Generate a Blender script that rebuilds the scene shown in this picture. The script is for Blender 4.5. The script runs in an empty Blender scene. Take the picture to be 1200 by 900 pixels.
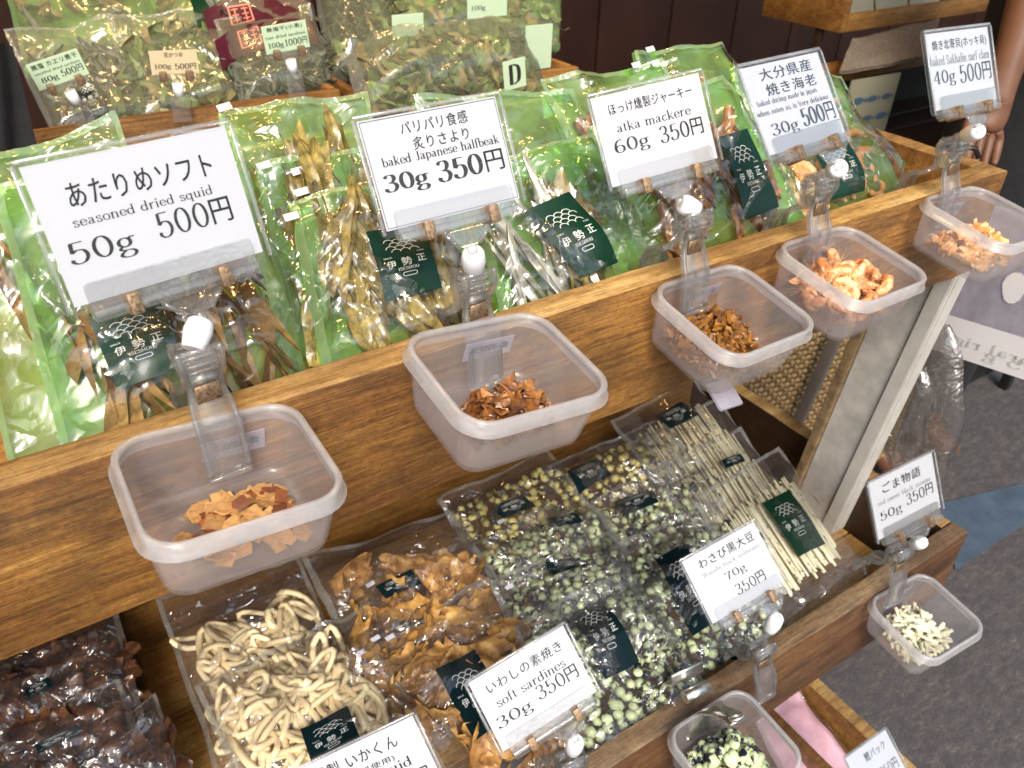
import bpy, bmesh, math, random
from mathutils import Vector, Matrix, Euler, noise
random.seed(7)
RAD = math.radians
scene = bpy.context.scene
C = scene.collection

# ------------------------------------------------------------------ camera
YAW, PITCH, ROLL, FOC = 0.58877852, 0.602494, 0.0203656, 951.01067
CAM = Vector((-0.9560276, -0.4356582, 0.3087747))
_f = Vector((math.sin(YAW) * math.cos(PITCH), math.cos(YAW) * math.cos(PITCH), -math.sin(PITCH)))
_r0 = Vector((math.cos(YAW), -math.sin(YAW), 0))
_u0 = _r0.cross(_f)
_r = math.cos(ROLL) * _r0 + math.sin(ROLL) * _u0
_u = -math.sin(ROLL) * _r0 + math.cos(ROLL) * _u0
cam = bpy.data.cameras.new("camera")
camo = bpy.data.objects.new("camera", cam)
C.objects.link(camo)
camo.matrix_world = Matrix(((_r.x, _u.x, -_f.x, CAM.x), (_r.y, _u.y, -_f.y, CAM.y), (_r.z, _u.z, -_f.z, CAM.z), (0, 0, 0, 1)))
cam.sensor_width = 36
cam.lens = 36 * FOC / 1200
cam.clip_start = 0.01
cam.clip_end = 500
cam.dof.use_dof = True
cam.dof.focus_distance = 0.62
cam.dof.aperture_fstop = 13
scene.camera = camo

# ------------------------------------------------------------------ light
SUN_EL, SUN_AZ = RAD(44), RAD(205)          # azimuth clockwise from +Y: behind and left of the camera
world = bpy.data.worlds.new("World")
scene.world = world
world.use_nodes = True
wn = world.node_tree.nodes
sky = wn.new("ShaderNodeTexSky")
sky.sky_type = 'NISHITA'
sky.sun_disc = False
sky.sun_elevation = SUN_EL
sky.sun_rotation = SUN_AZ
sky.air_density = 1.6
sky.dust_density = 3.0
world.node_tree.links.new(sky.outputs[0], wn["Background"].inputs[0])
wn["Background"].inputs[1].default_value = 0.15
sun = bpy.data.lights.new("sun", 'SUN')
sun.energy = 1.8
sun.angle = RAD(20)
sun.color = (1, 0.95, 0.88)
suno = bpy.data.objects.new("sun", sun)
C.objects.link(suno)
_sd = Vector((math.sin(SUN_AZ) * math.cos(SUN_EL), math.cos(SUN_AZ) * math.cos(SUN_EL), math.sin(SUN_EL)))
suno.rotation_euler = _sd.to_track_quat('Z', 'Y').to_euler()
suno.location = _sd * 5
scene.view_settings.view_transform = 'Standard'
scene.view_settings.look = 'None'
scene.view_settings.exposure = 0.68
scene.view_settings.gamma = 1
scene.cycles.transparent_max_bounces = 40
scene.cycles.max_bounces = 10
scene.cycles.diffuse_bounces = 3
scene.cycles.glossy_bounces = 3
scene.cycles.transmission_bounces = 4
scene.cycles.caustics_reflective = False
scene.cycles.caustics_refractive = False
scene.cycles.sample_clamp_indirect = 4

# ------------------------------------------------------------------ measuring helpers
def ray(px, py):
    return (_f * FOC + _r * (px - 600) - _u * (py - 450)).normalized()
def at(px, py, ax, v):
    d = ray(px, py)
    return CAM + d * ((v - CAM[ax]) / d[ax])
def rmat(yaw, pitch, roll):
    return Matrix.Rotation(yaw, 4, 'Z') @ Matrix.Rotation(pitch, 4, 'X') @ Matrix.Rotation(roll, 4, 'Y')
def frame(loc, yaw=0, pitch=0, roll=0):
    return Matrix.Translation(Vector(loc)) @ rmat(RAD(yaw), RAD(pitch), RAD(roll))

# ------------------------------------------------------------------ node helpers
MATS = {}
def newmat(name):
    m = bpy.data.materials.new(name)
    m.use_nodes = True
    nt = m.node_tree
    nt.nodes.clear()
    out = nt.nodes.new("ShaderNodeOutputMaterial")
    MATS[name] = m
    return m, nt, out
def N(nt, t, **kw):
    n = nt.nodes.new(t)
    for k, v in kw.items():
        if k.startswith('_'):
            setattr(n, k[1:], v)
        else:
            n.inputs[k.replace('__', ' ')].default_value = v
    return n
def L(nt, a, b): nt.links.new(a, b)
def coords(nt, scale=(1, 1, 1), kind='Object'):
    tc = nt.nodes.new("ShaderNodeTexCoord")
    mp = nt.nodes.new("ShaderNodeMapping")
    mp.inputs['Scale'].default_value = scale
    L(nt, tc.outputs[kind], mp.inputs[0])
    return mp.outputs[0]
def rampn(nt, src, stops):
    r = nt.nodes.new("ShaderNodeValToRGB")
    e = r.color_ramp.elements
    while len(e) < len(stops): e.new(0.5)
    for i, (p, c) in enumerate(stops):
        e[i].position = p
        e[i].color = (*c, 1) if len(c) == 3 else c
    L(nt, src, r.inputs[0])
    return r.outputs[0]
def mixc(nt, a, b, fac, mode='MIX'):
    m = nt.nodes.new("ShaderNodeMix"); m.data_type = 'RGBA'; m.blend_type = mode
    for s, v in ((0, fac), (6, a), (7, b)):
        if hasattr(v, 'links') or hasattr(v, 'is_linked'): L(nt, v, m.inputs[s])
        else: m.inputs[s].default_value = v if s == 0 else (*v, 1)
    return m.outputs[2]

def simple(name, col, rough=0.6, metal=0, var=0.0, scale=60, bump=0.0, coat=0, spec=0.5, sub=0, rand=0.0, trans=0.0):
    m, nt, out = newmat(name)
    p = N(nt, "ShaderNodeBsdfPrincipled")
    p.inputs['Base Color'].default_value = (*col, 1)
    p.inputs['Roughness'].default_value = rough
    p.inputs['Metallic'].default_value = metal
    p.inputs['Coat Weight'].default_value = coat
    p.inputs['Specular IOR Level'].default_value = spec
    src = None
    if var or bump:
        tx = N(nt, "ShaderNodeTexNoise", Scale=scale, Detail=5, Roughness=0.6)
        L(nt, coords(nt), tx.inputs['Vector'])
        if var:
            src = rampn(nt, tx.outputs[0], [(0.3, tuple(c * (1 - var) for c in col)), (0.7, tuple(min(1, c * (1 + var)) for c in col))])
        if bump:
            b = N(nt, "ShaderNodeBump", Strength=bump, Distance=0.002)
            L(nt, tx.outputs[0], b.inputs['Height']); L(nt, b.outputs[0], p.inputs['Normal'])
    if rand:
        oi = nt.nodes.new("ShaderNodeObjectInfo")
        hs = N(nt, "ShaderNodeHueSaturation")
        mr = N(nt, "ShaderNodeMapRange"); mr.inputs['To Min'].default_value = 1 - rand; mr.inputs['To Max'].default_value = 1 + rand
        L(nt, oi.outputs['Random'], mr.inputs[0]); L(nt, mr.outputs[0], hs.inputs['Value'])
        if src: L(nt, src, hs.inputs['Color'])
        else: hs.inputs['Color'].default_value = (*col, 1)
        src = hs.outputs[0]
    if src: L(nt, src, p.inputs['Base Color'])
    if sub:
        p.inputs['Subsurface Weight'].default_value = sub
        p.inputs['Subsurface Scale'].default_value = 0.004
    L(nt, p.outputs[0], out.inputs[0])
    return m

def wood(name, dark, mid, light, scale=1.0, rough=0.42, seed=0.0, dirt=0.6):
    m, nt, out = newmat(name)
    p = N(nt, "ShaderNodeBsdfPrincipled", Roughness=rough)
    v = coords(nt, (3 * scale, 38 * scale, 55 * scale))
    g = N(nt, "ShaderNodeTexNoise", Scale=2.2, Detail=8, Roughness=0.65, Distortion=0.6); L(nt, v, g.inputs['Vector'])
    v2 = coords(nt, (14 * scale, 160 * scale, 220 * scale))
    g2 = N(nt, "ShaderNodeTexNoise", Scale=1.6, Detail=6, Roughness=0.7); L(nt, v2, g2.inputs['Vector'])
    c = rampn(nt, g.outputs[0], [(0.25, dark), (0.48, mid), (0.72, light)])
    c2 = rampn(nt, g2.outputs[0], [(0.3, (0.35, 0.3, 0.26)), (0.58, (1, 1, 1))])
    c = mixc(nt, c, c2, 0.42, 'MULTIPLY')
    v5 = coords(nt, (22 * scale, 330 * scale, 420 * scale))
    g3 = N(nt, "ShaderNodeTexNoise", Scale=1.3, Detail=5, Roughness=0.75); L(nt, v5, g3.inputs['Vector'])
    c = mixc(nt, c, rampn(nt, g3.outputs[0], [(0.40, (0.30, 0.22, 0.17)), (0.50, (1, 1, 1))]), 0.55, 'MULTIPLY')
    v6 = coords(nt, (60, 60, 60))
    g4 = N(nt, "ShaderNodeTexNoise", Scale=3.0, Detail=8, Roughness=0.8); L(nt, v6, g4.inputs['Vector'])
    c = mixc(nt, c, rampn(nt, g4.outputs[0], [(0.36, (0.45, 0.36, 0.30)), (0.52, (1, 1, 1)), (0.70, (1.35, 1.3, 1.2))]), 0.6, 'MULTIPLY')
    v3 = coords(nt, (4, 7, 9))
    d = N(nt, "ShaderNodeTexNoise", Scale=1.5, Detail=9, Roughness=0.72); L(nt, v3, d.inputs['Vector'])
    dm = rampn(nt, d.outputs[0], [(0.46, (0, 0, 0)), (0.62, (dirt, dirt, dirt))])
    c = mixc(nt, c, (dark[0] * 0.55, dark[1] * 0.6, dark[2] * 0.8), dm)
    v4 = coords(nt, (30, 90, 90))
    sc = N(nt, "ShaderNodeTexNoise", Scale=4, Detail=6, Roughness=0.8); L(nt, v4, sc.inputs['Vector'])
    sm = rampn(nt, sc.outputs[0], [(0.60, (0, 0, 0)), (0.70, (0.5, 0.5, 0.5))])
    c = mixc(nt, c, light, sm)
    bn_ = N(nt, "ShaderNodeTexNoise", Scale=2.1, Detail=4, Roughness=0.6); L(nt, coords(nt, (1.6, 3, 5)), bn_.inputs['Vector'])
    c = mixc(nt, c, rampn(nt, bn_.outputs[0], [(0.40, (0.50, 0.42, 0.40)), (0.56, (1, 1, 1))]), 0.8, 'MULTIPLY')
    L(nt, c, p.inputs['Base Color'])
    b = N(nt, "ShaderNodeBump", Strength=0.55, Distance=0.0015)
    L(nt, g3.outputs[0], b.inputs['Height']); L(nt, b.outputs[0], p.inputs['Normal'])
    rr = rampn(nt, g2.outputs[0], [(0.3, (0.65,) * 3), (0.7, (rough,) * 3)])
    L(nt, rr, p.inputs['Roughness'])
    L(nt, p.outputs[0], out.inputs[0])
    return m

def film(name, tint, haze, hazecol, gloss=0.12, rough=0.15, bscale=13, bstr=0.7, tr=0.5, patch=0, edge=.4, bd=.008):
    """crinkled clear plastic film: see-through, a little milky, mirror-like creases"""
    m, nt, out = newmat(name)
    v = coords(nt)
    n1 = N(nt, "ShaderNodeTexNoise", Scale=bscale, Detail=3, Roughness=0.5, Distortion=1.2); L(nt, v, n1.inputs['Vector'])
    vo = N(nt, "ShaderNodeTexVoronoi", Scale=bscale * 1.7); vo.feature = 'DISTANCE_TO_EDGE'
    mp = mixc(nt, (0, 0, 0), (0, 0, 0), 0.12)
    mx = nt.nodes.new("ShaderNodeMix"); mx.data_type = 'RGBA'; mx.blend_type = 'ADD'; mx.inputs[0].default_value = 0.09
    L(nt, v, mx.inputs[6]); L(nt, n1.outputs['Color'], mx.inputs[7]); L(nt, mx.outputs[2], vo.inputs['Vector'])
    ad = N(nt, "ShaderNodeMath", _operation='ADD')
    mu = N(nt, "ShaderNodeMath", _operation='MULTIPLY'); mu.inputs[1].default_value = 0.5
    L(nt, vo.outputs['Distance'], mu.inputs[0])
    L(nt, n1.outputs[0], ad.inputs[0]); L(nt, mu.outputs[0], ad.inputs[1])
    b = N(nt, "ShaderNodeBump", Strength=bstr, Distance=bd); L(nt, ad.outputs[0], b.inputs['Height'])
    t = N(nt, "ShaderNodeBsdfTransparent", Color=(*tint, 1))
    g = N(nt, "ShaderNodeBsdfGlossy", Roughness=rough); L(nt, b.outputs[0], g.inputs['Normal'])
    d = N(nt, "ShaderNodeBsdfDiffuse", Color=(*hazecol, 1)); tl = N(nt, "ShaderNodeBsdfTranslucent", Color=(*hazecol, 1))
    dt = N(nt, "ShaderNodeMixShader", Fac=tr); L(nt, d.outputs[0], dt.inputs[1]); L(nt, tl.outputs[0], dt.inputs[2])
    a = N(nt, "ShaderNodeMixShader", Fac=haze); L(nt, t.outputs[0], a.inputs[1]); L(nt, dt.outputs[0], a.inputs[2])
    if patch:
        pn = N(nt, "ShaderNodeTexNoise", Scale=14, Detail=3, Roughness=0.55); L(nt, v, pn.inputs['Vector'])
        pr_ = N(nt, "ShaderNodeMapRange"); pr_.inputs['From Min'].default_value = .35; pr_.inputs['From Max'].default_value = .65
        pr_.inputs['To Min'].default_value = haze * (1 - patch); pr_.inputs['To Max'].default_value = min(1, haze * (1 + patch))
        L(nt, pn.outputs[0], pr_.inputs[0]); L(nt, pr_.outputs[0], a.inputs[0])
    lw = N(nt, "ShaderNodeLayerWeight", Blend=0.2)
    mr = N(nt, "ShaderNodeMapRange"); mr.inputs['To Min'].default_value = gloss; mr.inputs['To Max'].default_value = min(1, gloss + edge)
    L(nt, lw.outputs['Fresnel'], mr.inputs[0])
    o = N(nt, "ShaderNodeMixShader"); L(nt, mr.outputs[0], o.inputs[0]); L(nt, a.outputs[0], o.inputs[1]); L(nt, g.outputs[0], o.inputs[2])
    L(nt, o.outputs[0], out.inputs[0])
    return m

def plastic(name, tint, haze, hazecol, gloss=0.05, rough=0.2, bump=0.15, edge=0.45):
    """rigid clear or frosted plastic"""
    m, nt, out = newmat(name)
    t = N(nt, "ShaderNodeBsdfTransparent", Color=(*tint, 1))
    d = N(nt, "ShaderNodeBsdfDiffuse", Color=(*hazecol, 1)); tl = N(nt, "ShaderNodeBsdfTranslucent", Color=(*hazecol, 1))
    dt = N(nt, "ShaderNodeMixShader", Fac=0.5); L(nt, d.outputs[0], dt.inputs[1]); L(nt, tl.outputs[0], dt.inputs[2])
    tx = N(nt, "ShaderNodeTexNoise", Scale=35, Detail=4, Roughness=0.6); L(nt, coords(nt), tx.inputs['Vector'])
    hz = N(nt, "ShaderNodeMapRange"); hz.inputs['From Min'].default_value = 0.3; hz.inputs['From Max'].default_value = 0.7
    hz.inputs['To Min'].default_value = haze * 0.75; hz.inputs['To Max'].default_value = min(1, haze * 1.25)
    L(nt, tx.outputs[0], hz.inputs[0])
    a = N(nt, "ShaderNodeMixShader"); L(nt, hz.outputs[0], a.inputs[0]); L(nt, t.outputs[0], a.inputs[1]); L(nt, dt.outputs[0], a.inputs[2])
    b = N(nt, "ShaderNodeBump", Strength=bump, Distance=0.002); L(nt, tx.outputs[0], b.inputs['Height'])
    g = N(nt, "ShaderNodeBsdfGlossy", Roughness=rough); L(nt, b.outputs[0], g.inputs['Normal'])
    lw = N(nt, "ShaderNodeLayerWeight", Blend=0.3)
    mr = N(nt, "ShaderNodeMapRange"); mr.inputs['To Min'].default_value = gloss; mr.inputs['To Max'].default_value = gloss + edge
    L(nt, lw.outputs['Fresnel'], mr.inputs[0])
    o = N(nt, "ShaderNodeMixShader"); L(nt, mr.outputs[0], o.inputs[0]); L(nt, a.outputs[0], o.inputs[1]); L(nt, g.outputs[0], o.inputs[2])
    L(nt, o.outputs[0], out.inputs[0])
    return m

def twotone(name, a, b, scale, lo, hi, rough=0.4, rand=0.15, bump=0.3, coat=0.0):
    m, nt, out = newmat(name)
    p = N(nt, "ShaderNodeBsdfPrincipled", Roughness=rough); p.inputs['Coat Weight'].default_value = coat
    oi = nt.nodes.new("ShaderNodeObjectInfo")
    tc = nt.nodes.new("ShaderNodeTexCoord")
    vm = N(nt, "ShaderNodeVectorMath", _operation='ADD'); L(nt, tc.outputs['Object'], vm.inputs[0])
    rm = N(nt, "ShaderNodeMath", _operation='MULTIPLY'); rm.inputs[1].default_value = 9; L(nt, oi.outputs['Random'], rm.inputs[0]); L(nt, rm.outputs[0], vm.inputs[1])
    tx = N(nt, "ShaderNodeTexNoise", Scale=scale, Detail=4, Roughness=0.6); L(nt, vm.outputs[0], tx.inputs['Vector'])
    c = rampn(nt, tx.outputs[0], [(lo, a), (hi, b)])
    hs = N(nt, "ShaderNodeHueSaturation"); mr = N(nt, "ShaderNodeMapRange"); mr.inputs['To Min'].default_value = 1 - rand; mr.inputs['To Max'].default_value = 1 + rand
    L(nt, oi.outputs['Random'], mr.inputs[0]); L(nt, mr.outputs[0], hs.inputs['Value']); L(nt, c, hs.inputs['Color'])
    L(nt, hs.outputs[0], p.inputs['Base Color'])
    bp = N(nt, "ShaderNodeBump", Strength=bump, Distance=0.002); L(nt, tx.outputs[0], bp.inputs['Height']); L(nt, bp.outputs[0], p.inputs['Normal'])
    L(nt, p.outputs[0], out.inputs[0])
    return m

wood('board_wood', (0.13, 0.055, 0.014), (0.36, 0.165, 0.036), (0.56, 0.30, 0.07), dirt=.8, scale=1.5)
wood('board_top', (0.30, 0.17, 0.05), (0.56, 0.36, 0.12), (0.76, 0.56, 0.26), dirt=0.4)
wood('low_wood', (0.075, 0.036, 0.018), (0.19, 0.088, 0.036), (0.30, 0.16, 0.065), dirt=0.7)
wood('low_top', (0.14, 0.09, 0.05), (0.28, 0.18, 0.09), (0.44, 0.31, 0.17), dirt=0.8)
wood('tray_floor_wood', (0.34, 0.17, 0.04), (0.60, 0.34, 0.09), (0.74, 0.48, 0.16), dirt=0.3)
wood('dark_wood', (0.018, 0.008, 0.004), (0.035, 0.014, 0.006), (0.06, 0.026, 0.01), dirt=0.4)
wood('crate_wood', (0.16, 0.07, 0.015), (0.33, 0.16, 0.035), (0.5, 0.27, 0.07), dirt=0.3)
film('clear_film', (0.99, 0.99, 0.99), 0.025, (0.95, 0.93, 0.95), gloss=0.07, rough=.09, edge=.35, bd=.012)
film('puffy_film', (0.99, 0.99, 0.99), 0.03, (0.95, 0.96, 0.92), gloss=0.10, rough=.12, bscale=8, bstr=1.0, edge=.5, bd=.03)
film('crinkled_film', (0.99, 0.99, 0.99), 0.05, (0.94, 0.92, 0.99), gloss=0.13, rough=.08, bscale=17, bstr=1.0, edge=.5, bd=.016)  # lavender haze paints pale reflections into the film of the lower bags
film('seal_film', (0.96, 0.97, 0.96), 0.30, (0.85, 0.88, 0.85), gloss=0.14, rough=.12, bscale=30)
film('green_seal_film', (0.85, 0.96, 0.75), 0.42, (0.62, 0.88, 0.48), gloss=0.14, rough=.12, bscale=30)
film('hazy_film', (0.97, 0.99, 0.94), 0.17, (0.76, 0.84, 0.60), gloss=0.07, rough=.12, bscale=10, edge=.3)
film('green_film', (0.52, 0.94, 0.34), 0.42, (0.42, 0.82, 0.20), gloss=0.06, bscale=9, tr=0.45, patch=.7, edge=.3)
film('foil_film', (0.9, 0.9, 0.9), 0.5, (0.75, 0.73, 0.78), gloss=0.3, bscale=30)
film('tarp_film', (0.3, 0.3, 0.3), 0.6, (0.015, 0.013, 0.012), gloss=0.1, bscale=12)
plastic('frosted_plastic', (0.99, 0.985, 0.995), 0.13, (0.99, 0.97, 1.0), gloss=0.02, rough=0.22, bump=.05, edge=.2)
plastic('frosted_rim', (0.98, 0.98, 0.99), 0.36, (0.99, 0.99, 1.0), gloss=0.05, rough=0.18, bump=.05, edge=.3)
plastic('clear_plastic', (0.985, 0.985, 0.985), 0.10, (0.95, 0.95, 0.96), gloss=0.06, rough=0.07, bump=0.35, edge=.5)
plastic('sleeve_edge_plastic', (0.98, 0.98, 0.98), 0.22, (0.92, 0.92, 0.94), gloss=0.08, rough=0.1, bump=0.3)
plastic('sleeve_plastic', (0.99, 0.99, 0.99), 0.012, (0.9, 0.9, 0.9), gloss=0.0, rough=0.1, bump=0.25, edge=.22)
plastic('sheet_plastic', (0.92, 0.9, 0.95), 0.55, (0.85, 0.8, 0.9), gloss=0.06, rough=0.3)
simple('white_plastic', (0.85, 0.85, 0.88), 0.35)
simple('card_paper', (0.60, 0.61, 0.655), 0.6)
simple('green_paper', (0.62, 0.80, 0.55), 0.6)
simple('orange_paper', (0.80, 0.66, 0.42), 0.6)
simple('ink', (0.012, 0.012, 0.014), 0.55)
simple('grey_ink', (0.22, 0.22, 0.24), 0.6)
simple('pale_ink', (0.55, 0.56, 0.52), 0.6)
simple('white_ink', (0.80, 0.82, 0.80), 0.5)
simple('coral_ink', (0.62, 0.22, 0.16), 0.5)
simple('red_ink', (0.45, 0.05, 0.03), 0.5)
simple('blue_ink', (0.05, 0.09, 0.14), 0.5)
simple('green_label', (0.002, 0.030, 0.014), 0.3, coat=0.12, spec=.3)
simple('navy_label', (0.003, 0.014, 0.017), 0.3, coat=0.15, spec=.3)
simple('maroon_label', (0.06, 0.008, 0.02), 0.35, var=0.3)
simple('metal', (0.78, 0.75, 0.70), 0.34, metal=1, var=0.25, scale=400)
simple('rusty_metal', (0.30, 0.20, 0.12), 0.45, metal=0.7, var=0.6, scale=500, bump=0.4)
simple('post_paint', (0.56, 0.54, 0.50), 0.55, var=0.12, scale=25, bump=0.1)
simple('post_grey', (0.50, 0.48, 0.45), 0.6, var=0.25, scale=25, bump=0.1)
simple('rust_edge', (0.24, 0.16, 0.08), 0.8, var=0.5, scale=60, bump=0.3)
simple('black_rubber', (0.01, 0.01, 0.01), 0.4)
simple('dark_cloth', (0.012, 0.012, 0.014), 0.95, var=0.3)
simple('skin', (0.16, 0.072, 0.04), 0.5, sub=0.15, var=0.12, scale=30, bump=0.05)
simple('hair', (0.01, 0.008, 0.006), 0.4)
simple('rattan', (0.30, 0.20, 0.09), 0.6, var=0.3, scale=80)
simple('rattan_back', (0.06, 0.035, 0.015), 0.8)
simple('grey_brace', (0.10, 0.09, 0.08), 0.7)
simple('wall_brown', (0.035, 0.012, 0.007), 0.6, var=0.35, scale=4)
simple('black_interior', (0.006, 0.005, 0.005), 0.8)
simple('newsprint', (0.16, 0.13, 0.10), 0.8, var=0.4, scale=160)
simple('sign_cream', (0.22, 0.21, 0.15), 0.5)
simple('roof_sheet', (0.42, 0.26, 0.12), 0.8)
simple('lamp_enamel', (0.10, 0.12, 0.10), 0.4)
simple('cup_white', (0.85, 0.83, 0.85), 0.4)
simple('picture_pink', (0.74, 0.62, 0.68), 0.5, var=0.25, scale=18)
simple('pink_print', (0.85, 0.50, 0.60), 0.35, var=0.2, scale=25)
simple('red_print', (0.8, 0.12, 0.12), 0.4)
# food
simple('squid_tan', (0.52, 0.28, 0.10), 0.45, var=0.3, scale=180, bump=0.3, rand=0.3)
simple('squid_red', (0.22, 0.065, 0.022), 0.4, var=0.3, scale=180, bump=0.3, rand=0.3)
simple('squid_strip', (0.30, 0.18, 0.055), 0.4, var=0.45, scale=90, bump=0.5, rand=0.35)
simple('halfbeak_gold', (0.27, 0.21, 0.06), 0.3, var=0.8, scale=110, bump=0.5, rand=0.4, coat=0.3)
simple('halfbeak_silver', (0.35, 0.35, 0.28), 0.25, var=0.5, scale=60, bump=0.3, rand=0.3, metal=0.3)
twotone('jerky', (0.10, 0.032, 0.008), (0.40, 0.18, 0.035), 120, 0.35, 0.65, rough=0.3, rand=0.35, coat=0.3)
twotone('flake', (0.08, 0.022, 0.008), (0.42, 0.18, 0.05), 90, 0.38, 0.66, rough=0.3, rand=0.3, coat=0.3)
twotone('shrimp', (0.60, 0.20, 0.06), (0.84, 0.54, 0.28), 160, 0.38, 0.62, rough=0.45, rand=0.25)
twotone('clam', (0.80, 0.38, 0.10), (0.85, 0.62, 0.36), 70, 0.4, 0.62, rough=0.4, rand=0.15)
twotone('sesame_stick', (0.03, 0.04, 0.015), (0.84, 0.79, 0.56), 55, 0.36, 0.43, rough=0.5, rand=0.15)
twotone('bean', (0.008, 0.01, 0.02), (0.62, 0.71, 0.40), 60, 0.45, 0.49, rough=0.35, rand=0.2, bump=0.15, coat=0.2)
twotone('goldlit_bean', (0.02, 0.018, 0.01), (0.60, 0.52, 0.18), 60, 0.42, 0.48, rough=0.35, rand=0.2, bump=0.15, coat=0.2)  # same beans in the rear bags, golden reflected light put into the colour
simple('squid_ring', (0.96, 0.73, 0.44), 0.4, var=0.15, scale=80, bump=0.15, rand=0.12, sub=0.15)
twotone('sardine', (0.24, 0.10, 0.02), (0.74, 0.43, 0.13), 60, 0.35, 0.65, rough=0.35, rand=0.25, coat=0.2)
twotone('prune', (0.018, 0.007, 0.005), (0.17, 0.068, 0.030), 50, 0.35, 0.7, rough=0.3, rand=0.3, coat=0.4)
simple('kelp', (0.035, 0.05, 0.025), 0.4, var=0.5, scale=60, rand=0.5)
simple('green_leaf', (0.16, 0.21, 0.07), 0.5, var=0.4, scale=60, rand=0.5)
simple('tan_leaf', (0.25, 0.19, 0.08), 0.5, var=0.4, scale=60, rand=0.4)
simple('grey_fish', (0.16, 0.15, 0.13), 0.35, var=0.5, scale=60, rand=0.4)

def asphalt():
    m, nt, out = newmat('asphalt')
    p = N(nt, "ShaderNodeBsdfPrincipled", Roughness=0.85)
    n = N(nt, "ShaderNodeTexNoise", Scale=34, Detail=9, Roughness=0.8); L(nt, coords(nt, (1, 2.2, 1)), n.inputs['Vector'])
    n2 = N(nt, "ShaderNodeTexNoise", Scale=260, Detail=3, Roughness=0.6); L(nt, coords(nt), n2.inputs['Vector'])
    c = rampn(nt, n.outputs[0], [(0.42, (0.065, 0.063, 0.066)), (0.55, (0.10, 0.092, 0.09)), (0.66, (0.19, 0.165, 0.155))])
    c2 = rampn(nt, n2.outputs[0], [(0.35, (0.6, 0.6, 0.6)), (0.7, (1.25, 1.2, 1.2))])
    L(nt, mixc(nt, c, c2, 1.0, 'MULTIPLY'), p.inputs['Base Color'])
    b = N(nt, "ShaderNodeBump", Strength=0.5, Distance=0.004); L(nt, n2.outputs[0], b.inputs['Height']); L(nt, b.outputs[0], p.inputs['Normal'])
    L(nt, p.outputs[0], out.inputs[0])
asphalt()
simple('skylit_paving', (0.06, 0.09, 0.13), 0.75, var=0.25, scale=12, bump=0.2)  # lighter concrete, with the blue of the skylight put into its colour
def emis(name, col, s):
    m, nt, out = newmat(name)
    e = N(nt, "ShaderNodeEmission", Color=(*col, 1), Strength=s); L(nt, e.outputs[0], out.inputs[0])
emis('bulb_glow', (1.0, 0.60, 0.24), 42)

# ------------------------------------------------------------------ mesh helpers
def link(name, me, mat=None, parent=None, M=None, smooth=False):
    o = bpy.data.objects.new(name, me)
    C.objects.link(o)
    if mat:
        if not me.materials:
            for x in (mat if isinstance(mat, (list, tuple)) else [mat]): me.materials.append(MATS[x])
    if parent is not None: o.parent = parent
    if M is not None: o.matrix_local = M
    if smooth and me.polygons:
        me.polygons.foreach_set('use_smooth', [True] * len(me.polygons))
    return o
def mesh(name, vs, fs):
    me = bpy.data.meshes.new(name); me.from_pydata([tuple(v) for v in vs], [], fs); me.update(); return me
def empty(name, M, label, cat, group=None, kind=None):
    o = bpy.data.objects.new(name, None); C.objects.link(o); o.empty_display_size = 0.02
    o.matrix_world = M if isinstance(M, Matrix) else Matrix.Translation(Vector(M))
    return tag(o, label, cat, group, kind)
def tag(o, label=None, cat=None, group=None, kind=None):
    if label: o['label'] = label
    if cat: o['category'] = cat
    if group: o['group'] = group
    if kind: o['kind'] = kind
    return o
def bm_mesh(name, bm):
    me = bpy.data.meshes.new(name); bm.to_mesh(me); bm.free(); return me
def box_mesh(name, lo, hi, bevel=0.0, seg=2, cuts=0, wear=0.0, seed=0):
    bm = bmesh.new()
    bmesh.ops.create_cube(bm, size=1)
    for v in bm.verts:
        v.co = Vector(((lo[i] + hi[i]) / 2 + v.co[i] * (hi[i] - lo[i]) for i in range(3)))
    if cuts:
        ax = max(range(3), key=lambda i: hi[i] - lo[i])
        es = [e for e in bm.edges if abs((e.verts[0].co - e.verts[1].co)[ax]) > 1e-6]
        bmesh.ops.subdivide_edges(bm, edges=es, cuts=cuts, use_grid_fill=True)
    if bevel:
        es = [e for e in bm.edges if len(e.link_faces) == 2 and e.calc_face_angle(0) > 0.5]
        bmesh.ops.bevel(bm, geom=es, offset=bevel, segments=seg, affect='EDGES', profile=0.6)
    if wear:
        for v in bm.verts:
            v.co += noise.noise_vector(v.co * 22 + Vector((seed, seed, 0))) * wear
    for f in bm.faces: f.smooth = True
    me = bm_mesh(name, bm)
    me.set_sharp_from_angle(angle=RAD(50)) if hasattr(me, 'set_sharp_from_angle') else None
    return me
def tube_mesh(name, pts, r, n=8, closed=False):
    bm = bmesh.new()
    rings = []
    P = [Vector(p) for p in pts]
    rr = r if isinstance(r, (list, tuple)) else [r] * len(P)
    up = None
    for i, p in enumerate(P):
        if closed: d = (P[(i + 1) % len(P)] - P[i - 1]).normalized()
        else: d = (P[min(i + 1, len(P) - 1)] - P[max(i - 1, 0)]).normalized()
        if up is None:
            up = Vector((0, 0, 1)) if abs(d.z) < 0.9 else Vector((1, 0, 0))
        a = d.cross(up).normalized(); b = a.cross(d).normalized(); up = b
        rings.append([bm.verts.new(p + rr[i] * (a * math.cos(2 * math.pi * k / n) + b * math.sin(2 * math.pi * k / n))) for k in range(n)])
    m = len(rings)
    for i in range(m if closed else m - 1):
        A, B = rings[i], rings[(i + 1) % m]
        for k in range(n):
            f = bm.faces.new((A[k], A[(k + 1) % n], B[(k + 1) % n], B[k])); f.smooth = True
    if not closed:
        bm.faces.new(rings[0][::-1]); bm.faces.new(rings[-1])
    bmesh.ops.recalc_face_normals(bm, faces=bm.faces)
    return bm_mesh(name, bm)
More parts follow.
